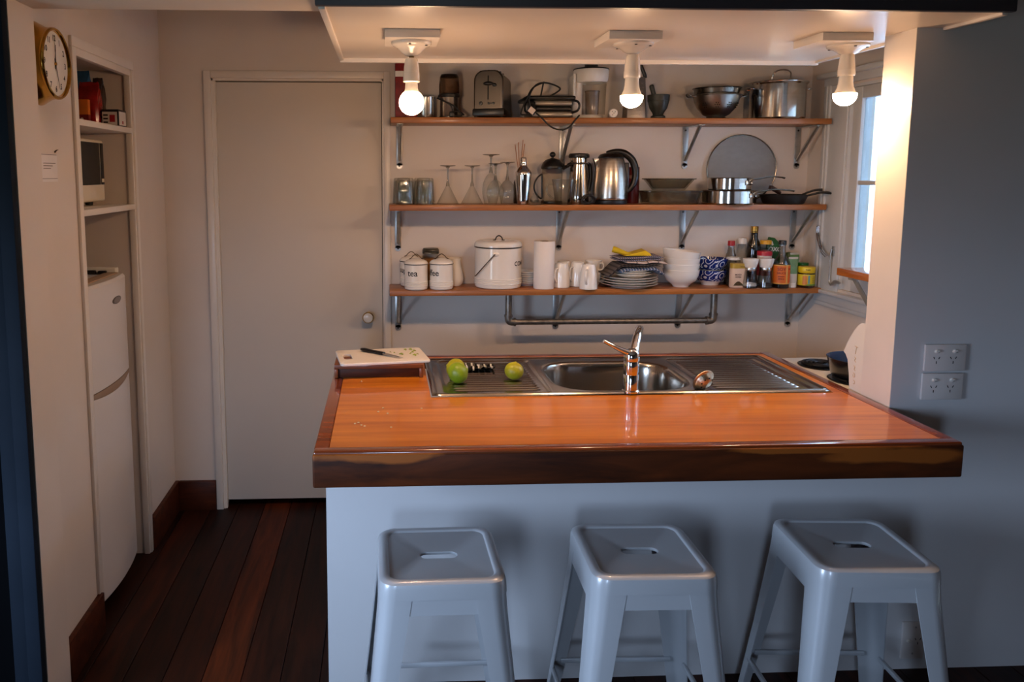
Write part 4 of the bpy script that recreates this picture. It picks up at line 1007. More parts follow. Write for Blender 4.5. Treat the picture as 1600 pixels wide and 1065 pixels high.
pan(1.258, 1.255, z, .125, .064, 'wider steel saucepan at the bottom of the stack', .060, [(1.365, 1.14, z+.062), (1.43, 1.15, z+.070), (1.50, 1.155, z+.066), (1.525, 1.155, z+.062)])
pan(1.262, 1.255, z+.0655, .099, .058, 'smaller steel saucepan on top of the stack', .054, [(1.35, 1.165, z+.118), (1.42, 1.18, z+.128), (1.47, 1.18, z+.126), (1.490, 1.18, z+.122)])

IRON = mat('black_cast_iron', (14, 14, 15), .5, var=.2, bump=.15, bscale=200)
def fry(x, y, z0, r, h, label, pts, rr3):
    t = T('frying_pan', label, 'frying pan', x, y, z0, 'nested black frying pans')
    LA([(0, 0), (r-.022, 0), (r-.016, .004), (r, h), (r-.003, h+.001), (r-.019, .007), (0, .005)], x, y, z0, 'pan', IRON, t, 40)
    MB().tube(pts, rr3, 10, smooth=5, flat=.6).obj('handle', IRON, t)
fry(1.520, 1.245, z, .108, .042, 'black frying pan underneath, its handle reaching furthest right', [(1.60, 1.21, z+.036), (1.628, 1.18, z+.046), (1.655, 1.165, z+.055), (1.688, 1.155, z+.054), (1.700, 1.15, z+.050)], [.007, .008, .009, .011, .007])
fry(1.530, 1.250, z+.0065, .094, .038, 'black frying pan nested on top of the other', [(1.598, 1.22, z+.044), (1.622, 1.20, z+.058), (1.645, 1.19, z+.066), (1.672, 1.18, z+.068)], [.007, .008, .009, .010])
t = T('pan_handle', 'short dark wooden pot handle resting in the frying pans', 'handle', 1.465, 1.24, z+.05)
MB().tube([(1.502, 1.245, z+.0505), (1.475, 1.238, z+.066), (1.450, 1.232, z+.078), (1.444, 1.231, z+.080)], [.009, .011, .0115, .009], 12, smooth=4).obj('grip', mat('dark_brown_handle', (50, 30, 22), .45), t)
MB().sphere((1.4475, 1.2275, z+.088), .004, 8, 6).obj('hanging_ring', CHROME, t)

# ---- bottom shelf
z = PL(Z3)
BANDM = mat('dark_rim_band', (62, 56, 52), .3, .5)
def canister(x, y, label, word, ang, warm=0):
    t = T('canister', label, 'canister', x, y, z, 'white enamel canisters')
    r = .0545
    pr = [(0, 0), (r-.006, 0), (r-.0015, .003), (r, .008), (r, .012)]
    for q in range(4):
        z_ = .014+q*.0068; pr += [(r+.0001, z_), (r+.0024, z_+.002), (r+.0024, z_+.0042), (r, z_+.0062)]
    pr += [(r, .048), (r, .118), (r-.001, .119), (0, .119)]
    LA(pr, x, y, z, 'can_body', ENAM, t, 48)
    LA([(r+.0005, .1175), (r+.0030, .119), (r+.0030, .1215), (r+.0005, .1225)], x, y, z, 'rim_band', BANDM, t, 48)
    LA([(0, .120), (r+.002, .121), (r+.001, .126), (r-.006, .134), (r-.018, .140), (.016, .146), (0, .147)], x, y, z, 'lid', ENAM, t, 48)
    MB().tube([(x-.033, y-.008, z+.143), (x-.024, y-.008, z+.147), (x-.014, y-.008, z+.158), (x, y-.008, z+.166), (x+.014, y-.008, z+.158), (x+.024, y-.008, z+.147), (x+.033, y-.008, z+.143)], [.0022, .0020, .0020, .0022, .0020, .0020, .0022], 8, smooth=5).obj('lid_handle', mat('dark_wire', (74, 62, 54), .35, .8), t)
    text_on_cyl(word, .040, x, y, z+.079, r+.0006, ang, 1.0, .0006).obj('lettering', INK, t, flat=True)
canister(-.2415, 1.332, 'white enamel canister reading sugar, behind the one reading tea', 'sugar', -.62)
canister(-.2235, 1.194, 'white enamel canister reading tea, at the front left', 'tea', -.36)
canister(-.106, 1.198, 'white enamel canister reading coffee, beside the one reading tea', 'coffee', -1.16)
t = T('storage_jar', 'clip-top glass jar with pale lid and amber contents behind the canisters', 'jar', -.146, 1.375, z)
LA([(0, 0), (.036, 0), (.038, .004), (.038, .135), (.034, .15), (.034, .156)], -.146, 1.375, z, 'jar_glass', GLASS, t)
LA([(0, .003), (.035, .003), (.035, .13), (0, .13)], -.146, 1.375, z, 'contents', mat('amber_contents', (148, 96, 26), .6, var=.3, scale=40), t)
LA([(.035, .152), (.041, .154), (.041, .172), (.036, .180), (0, .181)], -.146, 1.375, z, 'lid', thin_glass('pale_lid_glass', (190, 190, 180), (90, 90, 84), 1.2), t)
LA([(0, .1535), (.033, .1535), (.033, .156), (0, .156)], -.146, 1.375, z, 'seal', WHITE, t)
t = T('milk_jug', 'small white pear-shaped ceramic jug behind the coffee canister', 'jug', -.037, 1.312, z)
LA([(0, 0), (.034, 0), (.036, .003), (.045, .018), (.0465, .036), (.041, .068), (.033, .098), (.031, .12), (.034, .134), (.032, .134), (.028, .11), (0, .10)], -.037, 1.312, z, 'jug_body', CERAM, t, 36)

t = T('compost_bucket', 'large white enamel lidded bucket with a wire bail reading COMPOST', 'bucket', .167, 1.262, z)
CX, CY, r = .167, 1.262, .1115
pr = [(0, 0), (r-.010, 0), (r-.003, .003), (r, .010), (r, .016)]
for q in range(4):
    z_ = .018+q*.0075; pr += [(r+.0001, z_), (r+.0028, z_+.0022), (r+.0028, z_+.0048), (r, z_+.007)]
pr += [(r, .055), (r, .192), (0, .192)]
LA(pr, CX, CY, z, 'bucket_body', ENAM, t, 64)
LA([(r, .190), (r+.0035, .192), (r+.0035, .196), (r, .198)], CX, CY, z, 'rim_band', BANDM, t, 64)
LA([(0, .195), (r+.002, .196), (r+.0025, .205), (r-.002, .216), (r-.012, .222), (r-.03, .2245), (0, .2255)], CX, CY, z, 'lid', ENAM, t, 64)
MB().tube([(CX-.028, CY-.02, z+.2245), (CX-.018, CY-.02, z+.226), (CX-.013, CY-.02, z+.238), (CX-.004, CY-.02, z+.246), (CX+.006, CY-.02, z+.245), (CX+.015, CY-.02, z+.236), (CX+.018, CY-.02, z+.226), (CX+.028, CY-.02, z+.2245)], .0030, 8, smooth=5).obj('lid_handle', mat('black_iron', (26, 24, 24), .4, .6), t)
a_ = -PI/2-.22
hx, hy = CX+r*math.cos(a_), CY+r*math.sin(a_)
MB().sphere((hx, hy, z+.166), .0115, 16, 8, 1.45, .5, .9).obj('bail_ear', ENAM, t)
MB().tube([(hx-.006, hy-.006, z+.166), (hx-.018, hy-.006, z+.155), (hx-.055, hy+.010, z+.110), (hx-.0855, hy+.055, z+.064), (hx-.090, hy+.085, z+.056)], .0024, 8, smooth=5).obj('wire_bail', mat('dark_wire', (74, 62, 54), .35, .8), t)
text_on_cyl('COMPOST', .030, CX, CY, z+.118, r+.0007, 1.25, 1.02, .0006).obj('lettering', INK, t, flat=True)

def plate(x, y, z0, r, label, group, rim=None):
    t = T('plate', label, 'plate', x, y, z0, group)
    LA([(0, .0012), (r*.58, .0012), (r*.60, 0), (r*.63, 0), (r*.65, .003), (r*.82, .010), (r*.985, .0165), (r, .0185), (r*.985, .0190), (r*.80, .0135), (r*.64, .0072), (0, .0062)], x, y, z0, 'dish', CERAM, t, 48)
for i in range(6):
    plate(.318, 1.335, z+i*.0102, .062, 'small white saucer, %s of the stack between the bucket and paper roll' % ('lowest', 'second from the bottom', 'third from the bottom', 'third from the top', 'second from the top', 'topmost')[i], 'stack of small saucers')
t = T('paper_towel', 'upright roll of white paper towel', 'paper towel', .374, 1.200, z)
PAPER = mat('paper_towel_white', (232, 224, 216), .85, var=.02, bump=.35, bscale=420)
LA([(.020, 0), (.0475, 0), (.0485, .002), (.0485, .222), (.0475, .224), (.020, .224), (.020, .0)], .374, 1.200, z, 'roll', PAPER, t, 44)
LA([(.0195, 0), (.0195, .224)], .374, 1.200, z, 'card_core', mat('brown_card', (120, 92, 66), .8), t, 24)

def mug(x, y, z0, ha, label, up=False):
    """straight tall cup; upturned unless up; ha is the direction of its handle"""
    t = T('cup', label, 'cup', x, y, z0, 'white cups on the bottom shelf')
    pr = [(.0335, 0), (.0350, .001), (.0345, .03), (.0320, .075), (.0270, .105), (.0235, .1145), (.0225, .116), (.0205, .116), (.0195, .1145), (0, .1145)]
    if up: pr = [(0, .0), (.024, 0), (.026, .003), (.033, .03), (.038, .056), (.040, .064), (.0385, .064), (.031, .03), (.02, .008), (0, .007)]
    else: pr = [(r*1.20, q) for r, q in pr]
    LA(pr, x, y, z0, 'cup_body', CERAM, t, 36)
    dx_, dy_ = math.cos(ha), math.sin(ha)
    pts = [(.034, .050), (.050, .052), (.056, .038), (.048, .022), (.030, .018)]
    if not up: pts = [(.032, .092), (.050, .090), (.058, .070), (.056, .045), (.041, .026)]
    MB().tube([(x+dx_*a, y+dy_*a, z0+b) for a, b in pts], [.0052]*5, 10, smooth=5, flat=.75).obj('handle', CERAM, t)
mug(.464, 1.236, z, -2.35, 'upturned white cup standing beside the paper roll')
mug(.500, 1.345, z, 1.2, 'upturned white cup hidden behind the one next to the paper roll')
mug(.551, 1.274, z, -2.5, 'upturned white cup second from the paper roll, half behind another')
mug(.578, 1.170, z, -2.05, 'upturned white cup at the front, nearest the plates')
def cupup(x, y, z0, lb): mug(x, y, z0, -.75, lb, True)
cupup(.640, 1.310, z, 'white teacup at the bottom of the pair behind the plates')
cupup(.636, 1.310, z+.0560, 'white teacup standing on top of another behind the plates')
# stacked plates
zp = z
for i in range(4):
    plate(.800, 1.2753, zp, .136, ['large white plate, lowest of the stack under the tea towels', 'large white plate, second from the bottom of its stack', 'large white plate, third from the bottom of its stack', 'large white plate, topmost large one of its stack'][i], 'stack of large plates'); zp += .0122
zp += .001
for i in range(3):
    plate(.808, 1.265, zp, .103, ['side plate directly on the large plates', 'side plate in the middle of the small ones', 'side plate on top, under the tea towels'][i], 'stack of side plates'); zp += .0098
zt = zp+.006
# folded cloths (a pile of layered tea towels)
def cloth(name, label, m, x0, x1, y0, y1, z0, th, droop=0, seed=0, droopr=0, wav=.003, lay=2):
    random.seed(seed); t = T(name, label, 'tea towel', (x0+x1)/2, (y0+y1)/2, z0, 'folded cloths on the plates')
    nx, ny = 26, 10
    ph = [random.uniform(0, 6) for _ in range(6)]
    for l in range(lay):
        b0, b1 = z0+th*l/lay, z0+th*(l+1)/lay-.0012
        ins = random.uniform(0, .008)
        def hz(u, v):
            x = x0+(x1-x0)*u
            d = droop*sst(.30, 0, u)+droopr*sst(.78, 1, u)
            return wav*(math.sin(ph[0]+u*9)+.6*math.sin(ph[1]+u*17+v*4))*(1-.2*l)-d
        mb = MB()
        lo = [[None]*(ny+1) for _ in range(nx+1)]; V = []
        for side in (0, 1):
            for i in range(nx+1):
                for j in range(ny+1):
                    u, v = i/nx, j/ny
                    e = min(u, 1-u)/.04; e2 = min(v, 1-v)/.10; rnd = math.sqrt(max(0, 1-(1-min(1, e))**2))*math.sqrt(max(0, 1-(1-min(1, e2))**2))
                    zc_ = (b0+b1)/2+hz(u, v); hh = (b1-b0)/2*(.25+.75*rnd)
                    V.append((x0+ins+(x1-x0-2*ins)*u-.25*droop*sst(.3, 0, u)*.0, y0+ins*.6+(y1-y0-ins)*v+.006*math.sin(ph[2]+u*7), zc_+(hh if side else -hh)))
        N = (nx+1)*(ny+1); F = []
        for i in range(nx):
            for j in range(ny):
                a = i*(ny+1)+j; q = (a, a+ny+1, a+ny+2, a+1)
                F.append(q[::-1]); F.append(tuple(k_+N for k_ in q))
        for i in range(nx):
            for j in (0, ny):
                a = i*(ny+1)+j; F.append((a, a+ny+1, a+ny+1+N, a+N))
        for j in range(ny):
            for i in (0, nx):
                a = i*(ny+1)+j; F.append((a, a+1, a+1+N, a+N))
        mb.add(V, F).obj('fold', m, t, sharp=60)
    return t
BLUEC = striped('blue_striped_cloth', (60, 84, 122), (168, 172, 184), 0, 72, .36)
GRYC = striped('grey_striped_cloth', (96, 88, 86), (56, 50, 50), 0, 60, .4)
CHK = striped('checked_cloth', (176, 166, 168), (70, 72, 100), 0, 100, .5, .9, (92, 94, 120), 2, 120)
PNK = striped('pale_pink_cloth', (206, 186, 176), (92, 84, 84), 0, 19, .10)
YEL = mat('yellow_cloth', (206, 172, 18), .9, var=.15, scale=20, bump=.3, bscale=120)
cloth('tea_towel', 'blue striped tea towel, lowest of the pile on the plates', BLUEC, .715, .936, 1.155, 1.33, zt, .017, .012, 1, .020, .002, 1)
cloth('tea_towel', 'dark grey striped tea towel hanging over the left side of the plates', GRYC, .664, .925, 1.165, 1.33, zt+.018, .015, .050, 2, 0, .002, 2)
cloth('tea_towel', 'pale pink banded tea towel in the middle of the pile', PNK, .755, .945, 1.160, 1.33, zt+.034, .014, .0, 3, .004, .002, 1)
cloth('tea_towel', 'checked grey and blue tea towel near the top of the pile', CHK, .712, .934, 1.165, 1.33, zt+.047, .021, .006, 4, -.004, .0025, 2)
t = T('dish_cloth', 'bright yellow dish cloth rolled over on top of the pile', 'cloth', .79, 1.25, zt+.068)
MB().tube([(.702, 1.225, zt+.099), (.716, 1.222, zt+.095), (.745, 1.222, zt+.085), (.775, 1.226, zt+.077), (.800, 1.230, zt+.074)], [.017, .0175, .014, .010, .006], 16, smooth=4, flat=.85).obj('roll', YEL, t)
MB().loft([[(.750, 1.19, zt+.070), (.88, 1.195, zt+.070), (.888, 1.30, zt+.070), (.755, 1.30, zt+.070)], [(.755, 1.195, zt+.073), (.876, 1.20, zt+.079), (.884, 1.298, zt+.083), (.757, 1.298, zt+.074)], [(.79, 1.20, zt+.078), (.855, 1.205, zt+.093), (.862, 1.29, zt+.096), (.80, 1.29, zt+.079)]]).obj('fold', YEL, t, sharp=20)

def rbowl(x, y, z0, r, h, label, name='bowl', m=CERAM, tilt=0, group='stack of white bowls', foot=True, dz=0):
    t = T(name, label, 'bowl', x, y, z0, group)
    pr = [(0, .004), (r*.36, .004), (r*.37, 0), (r*.43, 0), (r*.45, .006), (r*.62, .018), (r*.82, h*.38), (r*.93, h*.66), (r, h), (r*.99, h+.0012), (r*.965, h), (r*.89, h*.66), (r*.76, h*.38), (r*.5, .020), (0, .012)]
    LA(pr, x, y, z0, 'bowl_body', m, t, 48)
    if tilt: t.rotation_euler = (0, tilt, 0)
    return t
rbowl(1.037, 1.232, z, .086, .083, 'white bowl at the bottom of the stack of four')
rbowl(1.037, 1.232, z+.028, .086, .083, 'white bowl second from the bottom of its stack')
rbowl(1.038, 1.232, z+.056, .086, .083, 'white bowl third from the bottom of its stack')
rbowl(1.027, 1.232, z+.091, .088, .083, 'tilted white bowl on top of the stack', tilt=.115)
SCR = scroll_ceramic('blue_scroll_glaze')
for i, lb in enumerate(('blue and white scroll patterned bowl, lower of two', 'blue and white scroll patterned bowl, upper of two')):
    t = T('patterned_bowl', lb, 'bowl', 1.208, 1.305, z+i*.055, 'blue patterned bowls')
    x, y, z0 = 1.208, 1.305, z+i*.055
    LA([(0, .003), (.036, .003), (.038, 0), (.041, 0), (.044, .010), (.058, .022)], x, y, z0, 'foot', CERAM, t, 40)
    LA([(.058, .022), (.072, .042), (.079, .064), (.0815, .074), (.080, .075), (.077, .064), (.069, .044), (.04, .025), (0, .022)], x, y, z0, 'glazed_wall', SCR, t, 48)

GRG = thin_glass('grinder_glass', (226, 226, 222), (128, 128, 124), 1.8)
# ---- condiments
def lab_mat(n_, c, v=.2): return mat(n_, c, .45, var=v, scale=25)
t = T('sauce_bottle', 'clear bottle with a red cap behind the herb jar', 'bottle', 1.312, 1.318, z)
LA([(0, 0), (.026, 0), (.028, .004), (.028, .11), (.024, .14), (.015, .172), (.0145, .19)], 1.312, 1.318, z, 'bottle_glass', GRG, t)
LA([(0, .188), (.0175, .188), (.0175, .208), (.016, .212), (0, .212)], 1.312, 1.318, z, 'cap', mat('red_cap', (170, 22, 30), .35), t)
t = T('jam_jar', 'glass jar with a flat white lid behind the herb jar', 'jar', 1.302, 1.262, z)
LA([(0, 0), (.029, 0), (.031, .004), (.031, .118), (.028, .126)], 1.302, 1.262, z, 'jar_glass', GLASS, t)
LA([(0, .003), (.029, .003), (.029, .085), (0, .085)], 1.302, 1.262, z, 'contents', mat('dark_contents', (54, 44, 36), .6), t)
LA([(0, .125), (.032, .125), (.0325, .128), (.0325, .137), (0, .139)], 1.302, 1.262, z, 'lid', WHITE, t)
t = T('herb_packet', 'pale upright herb shaker with a yellow band and a pile of herbs pictured', 'herb shaker', 1.294, 1.190, z)
HX=1.3
def rbox(x, y, hx, hy, r, zs, m, name, par):
    return MB().loft([[(x+a*k_, y+b*k_, z+q) for a, b, _ in rsq(hy, r, 0, 6, hx)] for q, k_ in zs]).obj(name, m, par)
rbox(1.294, 1.190, .0385, .022, .018, ((0, .93), (.003, 1), (.092, 1)), lab_mat('cream_label', (216, 190, 168), .06), 'packet_body', t)
rbox(1.294, 1.190, .0385, .022, .018, ((.0922, 1), (.112, 1), (.1155, .95)), mat('mustard_band', (166, 136, 40), .4, var=.2, scale=40), 'band', t)
for q, (tx, hz_) in enumerate((('MIXED', .062), ('HERBS', .051))):
    text_flat(tx, .0105, (1.286, 1.1678, z+hz_), (1, 0, 0), (0, 0, 1), .0003).obj('lettering', mat('brown_print', (74, 44, 40), .6), t, flat=True)
text_flat('natures', .008, (1.306, 1.1678, z+.101), (1, 0, 0), (0, 0, 1), .0001).obj('lettering', INK, t, flat=True)
hb = MB().prism([(-.026, .006), (.024, .006), (.014, .018), (.002, .027), (-.008, .026), (-.02, .016)], 1, -.0002, .0); hb.xf(lambda a, b, c: (1.290+a, 1.1677+b, z+c+.004)); hb.obj('herb_picture', mat('dried_herb_print', (66, 54, 28), .7, var=.5, scale=200), t)
def grinder(x, y, label, fill, fc, fh):
    t = T('spice_grinder', label, 'grinder', x, y, z, 'glass spice grinders')
    LA([(0, .003), (.033, .003), (.0355, .006), (.034, .03), (.0275, .078), (.0265, .084)], x, y, z, 'glass_body', GRG, t, 36)
    LA([(0, 0), (.033, 0), (.0355, .003), (.035, .008), (.031, .010), (0, .010)], x, y, z, 'glass_foot', TUM, t, 36)
    LA([(0, .0105), (.0325, .0105), (.031, fh), (.012, fh+.004), (0, fh+.003)], x, y, z, 'contents', mat(fill, fc, .8, var=.3, scale=160), t, 30)
    LA([(.0268, .082), (.0275, .084), (.0275, .096), (.0268, .098), (0, .098)], x, y, z, 'steel_collar', STEEL, t, 36)
    LA([(0, .098), (.0265, .098), (.030, .106), (.0355, .132), (.036, .138), (.034, .1395), (0, .139)], x, y, z, 'top', WHITE, t, 36)
grinder(1.3435, 1.172, 'glass grinder of white salt with a white top', 'white_salt', (232, 228, 220), .022)
grinder(1.4180, 1.174, 'glass grinder of dark peppercorns with a white top', 'peppercorns', (40, 32, 28), .020)
t = T('oil_pourer', 'clear slim bottle with a white cap beside the dark oil bottle', 'bottle', 1.374, 1.340, z)
LA([(0, 0), (.033, 0), (.035, .004), (.032, .08), (.024, .15), (.017, .196)], 1.374, 1.340, z, 'bottle_glass', GLASS, t)
LA([(0, .004), (.031, .004), (.029, .06), (0, .06)], 1.374, 1.340, z, 'contents', mat('grey_contents', (120, 112, 100), .6), t)
LA([(0, .195), (.0205, .195), (.0205, .220), (.019, .223), (0, .223)], 1.374, 1.340, z, 'cap', WHITE, t)
t = T('oil_bottle', 'tallest dark olive oil bottle with a gold cap', 'bottle', 1.444, 1.362, z)
LA([(0, 0), (.031, 0), (.033, .004), (.033, .17), (.029, .195), (.0185, .222), (.0165, .262), (0, .262)], 1.444, 1.362, z, 'bottle_body', mat('dark_oil_glass', (26, 18, 10), .1, coat=.5), t)
LA([(0, .258), (.018, .258), (.018, .278), (.0172, .281), (0, .281)], 1.444, 1.362, z, 'cap', mat('gold_cap', (176, 134, 62), .3, .9), t)
LA([(.0170, .250), (.0186, .251), (.0186, .255), (.0170, .256)], 1.444, 1.362, z, 'neck_ring', mat('gold_cap', (176, 134, 62), .3, .9), t)
t = T('spice_jar', 'clear jar with a bright yellow lid behind the red lidded tub', 'jar', 1.476, 1.305, z)
LA([(0, 0), (.026, 0), (.027, .004), (.027, .185), (.024, .197)], 1.476, 1.305, z, 'jar_glass', GLASS, t)
LA([(0, .003), (.0245, .003), (.0245, .17), (0, .17)], 1.476, 1.305, z, 'contents', mat('dark_spice', (70, 50, 44), .7, var=.4, scale=80), t)
LA([(0, .196), (.0265, .196), (.0265, .212), (.025, .215), (0, .215)], 1.476, 1.305, z, 'lid', mat('yellow_lid', (216, 156, 20), .35), t)
t = T('spread_tub', 'white tub with a red lid behind the two grinders', 'tub', 1.446, 1.250, z)
LA([(0, 0), (.030, 0), (.032, .004), (.033, .146), (0, .147)], 1.446, 1.250, z, 'tub_body', WHITE, t)
LA([(.0332, .05), (.0334, .052), (.0334, .11), (.0332, .112)], 1.446, 1.250, z, 'paper_label', lab_mat('red_print_label', (168, 52, 50), .35), t)
LA([(0, .1465), (.0345, .1465), (.0345, .164), (.033, .167), (0, .167)], 1.446, 1.250, z, 'lid', mat('crimson_lid', (176, 24, 44), .35), t)
t = T('stock_cube_box', 'green stock cube box tilted up behind the black capped bottle', 'box', 1.544, 1.367, z)
GB = mat('green_card', (26, 92, 34), .45, var=.3, scale=20)
q0 = MB().box(1.514, 1.574, 1.350, 1.384, z+.001, z+.190, .002).rot((1.544, 1.367, z), 'Y', -.0).obj('carton', GB, t)
MB().loft([[(1.514, 1.350, z+.191), (1.574, 1.350, z+.191), (1.574, 1.384, z+.191), (1.514, 1.384, z+.191)], [(1.522, 1.356, z+.226), (1.545, 1.358, z+.222), (1.545, 1.375, z+.222), (1.522, 1.378, z+.226)]]).obj('torn_flap', GB, t)
text_flat('OXO', .028, (1.545, 1.3492, z+.166), (1, 0, -.06), (0.06, 0, 1), .0009, 1.0).obj('lettering', WHITE, t, flat=True)
MB().box(1.524, 1.533, 1.3484, 1.3492, z+.186, z+.206).rot((1.528, 1.349, z+.196), 'Y', -.35).obj('white_flash', WHITE, t)
t = T('soy_sauce_bottle', 'black capped sauce bottle with an orange label at the shelf front', 'bottle', 1.492, 1.172, z)
LA([(0, 0), (.036, 0), (.039, .004), (.039, .112), (.036, .124), (.024, .142), (.0165, .156), (.0145, .205)], 1.492, 1.172, z, 'bottle_glass', GRG, t, 36)
LA([(0, .003), (.0365, .003), (.0365, .0175), (0, .0175)], 1.492, 1.172, z, 'sauce', mat('dark_soy', (16, 9, 7), .12), t, 30)
LA([(0, .204), (.0175, .204), (.0175, .222), (.016, .225), (0, .225)], 1.492, 1.172, z, 'cap', BLKP, t)
ORL = mat('orange_label', (196, 96, 22), .5, var=.15, scale=30)
LA([(.0393, .020), (.0396, .021), (.0396, .110), (.0393, .111)], 1.492, 1.172, z, 'paper_label', mat('label_gold_border', (206, 150, 70), .5), t, 40)
def cyl_patch(x, y, r, a0, a1, z0, z1, m, name, par):
    n = 10; mb = MB(); mb.add([(x+r*math.sin(a0+(a1-a0)*i/n), y-r*math.cos(a0+(a1-a0)*i/n), zz) for zz in (z0, z1) for i in range(n+1)], [(i, i+1, i+n+2, i+n+1) for i in range(n)]); return mb.obj(name, m, par)
cyl_patch(1.492, 1.172, .0399, -1.5, .12, z+.026, z+.106, ORL, 'label_panel', t)
cyl_patch(1.492, 1.172, .0399, .36, 1.3, z+.026, z+.106, lab_mat('deep_orange_label', (222, 92, 24), .25), 'label_panel', t)
for q, (wd, sz, hz_) in enumerate((('SOY', .020, .090), ('SAUCE', .013, .072), ('premium', .008, .057), ('SINCE', .010, .045))):
    text_on_cyl(wd, sz, 1.492, 1.172, z+hz_, .0402, -.42, 1.0, .0004).obj('lettering', mat('red_brown_print', (110, 26, 14), .6), t, flat=True)
text_on_cyl('Best', .013, 1.492, 1.172, z+.092, .0402, .72, 1.0, .0002).obj('lettering', mat('red_brown_print', (110, 26, 14), .6), t, flat=True)
MB().box(1.504, 1.524, 1.1360, 1.1364, z+.028, z+.040).xf(lambda a, b, c: (1.492+.0402*math.sin((a-1.492)/.0399+.2), 1.172-.0402*math.cos((a-1.492)/.0399+.2), c)).obj('barcode', INK, t)
def tube_pack(x, y, w_, h, cap, label, m1, m2):
    t = T('condiment_tube', label, 'tube', x, y, z, 'squeeze tubes standing on their caps')
    capm = WHITE
    LA([(0, 0), (w_*.42, 0), (w_*.42, cap), (0, cap)], x, y, z, 'cap', capm, t, 20)
    zs = [(cap, .36, .36), (cap+.01, .46, .40), (h*.5, .49, .24), (h-.008, .5, .05), (h, .5, .04)]
    def el(q, a, b): return [(x+w_*a*math.cos(2*PI*i/20), y+w_*b*math.sin(2*PI*i/20), z+q) for i in range(20)]
    MB().loft([el(*q) for q in zs[:4]]).obj('tube_body', m1, t)
    MB().loft([el(h*.45, .497, .275), el(h*.72, .505, .155), el(h-.010, .505, .06)], False, False).obj('green_print', m2, t)
    MB().box(x-w_*.5, x+w_*.5, y-.002, y+.002, z+h-.008, z+h, .0005).obj('crimp', m1, t)
tube_pack(1.552, 1.180, .045, .145, .022, 'squeeze tube beside the black capped bottle', mat('pale_tube', (196, 190, 178), .4, var=.05), lab_mat('grey_green_print', (104, 140, 96), .3))
tube_pack(1.600, 1.262, .046, .158, .022, 'squeeze tube further back, its white end rising highest', mat('pale_tube', (196, 190, 178), .4, var=.05), lab_mat('leaf_green_print', (92, 136, 84), .3))
t = T('yeast_spread_jar', 'squat jar with a yellow lid and yellow label at the shelf end', 'jar', 1.617, 1.178, z)
LA([(0, 0), (.034, 0), (.037, .003), (.0385, .010), (.0385, .066), (.036, .070), (0, .070)], 1.617, 1.178, z, 'jar_body', mat('dark_brown_jar', (40, 24, 14), .15, coat=.4), t, 36)
YL = mat('yellow_label', (206, 184, 34), .45, var=.08, scale=20)
LA([(.0388, .012), (.0391, .0125), (.0391, .064), (.0388, .0645)], 1.617, 1.178, z, 'paper_label', YL, t, 44)
cyl_patch(1.617, 1.178, .0394, -.9, -.35, z+.016, z+.058, lab_mat('orange_patch', (206, 128, 40), .2), 'label_panel', t)
text_on_cyl('1', .052, 1.617, 1.178, z+.038, .0396, -.16, .8, .0022).obj('lettering', mat('blue_print', (84, 150, 170), .5), t, flat=True)
cyl_patch(1.617, 1.178, .0394, -.5, .9, z+.0125, z+.0185, lab_mat('green_print_band', (110, 160, 70), .2), 'label_panel', t)
for q in range(4): cyl_patch(1.617, 1.178, .0396, .25, .25+.45+.08*(q % 2), z+.028+q*.008, z+.0295+q*.008, mat('brown_print', (74, 44, 40), .6), 'print_line', t)
LA([(0, .0705), (.0375, .0705), (.039, .073), (.039, .095), (.0365, .099), (0, .0995)], 1.617, 1.178, z, 'lid', mat('mustard_yellow_lid', (214, 184, 22), .35), t, 44)
text_on_cyl('fresh', .010, 1.617, 1.178, z+.087, .0393, -.30, 1.0, .0003).obj('lettering', mat('brown_print', (74, 44, 40), .6), t, flat=True)
t = T('relish_jar', 'jar with a dark green lid hidden behind the yellow lidded jar', 'jar', 1.640, 1.262, z)
LA([(0, 0), (.024, 0), (.0255, .003), (.0255, .092), (0, .094)], 1.640, 1.262, z, 'jar_body', mat('green_jar', (60, 84, 40), .2), t)
LA([(0, .0945), (.028, .0945), (.028, .107), (.026, .109), (0, .109)], 1.640, 1.262, z, 'lid', mat('green_lid', (28, 104, 36), .35), t)
t = T('avocado', 'dark green avocado behind the squeeze tubes against the wall', 'avocado', 1.630, 1.372, z)
MB().lathe([(0, 0), (.024, .004), (.034, .022), (.037, .045), (.033, .075), (.024, .10), (.019, .118), (.021, .135), (.016, .150), (0, .153)], 1.630, 1.372, z, 24).obj('fruit', mat('avocado_skin', (52, 76, 30), .45, var=.3, scale=50, bump=.3), t)

# ------------------------------------------------------------------ stove in the right corner
STV = mat('stove_white_enamel', (232, 226, 214), .2, var=.02, coat=.3)
t = thing('stove', 'white freestanding stove with black coil rings between worktop and window', 'stove', (1.495, .47, 0))
S0, S1 = 1.2845, 1.708
MB().box(S0+.002, S1, .166, .770, .02, .872, .004).obj('oven_body', STV, t)
MB().box(S0, S1, .164, .792, .873, .902, .007, 3).obj('hob_top', STV, t)
MB().box(S0+.03, S1-.03, .7705, .785, .20, .80, .006).obj('oven_door', STV, t)
pf = [(.164, .9025), (.233, .9025), (.243, .97), (.256, 1.02), (.271, 1.038), (.284, 1.044), (.266, 1.078), (.246, 1.108), (.226, 1.134), (.208, 1.152), (.196, 1.161), (.182, 1.166), (.164, 1.167)]
MB().prism(pf, 0, S0, S1).obj('backguard', STV, t)
EMB = mat('embossed_cream', (196, 168, 130), .3, coat=.3)
def em(pts, r=.0014): return MB().tube([(S0-.0005, a, b) for a, b in pts], r, 6, smooth=3)
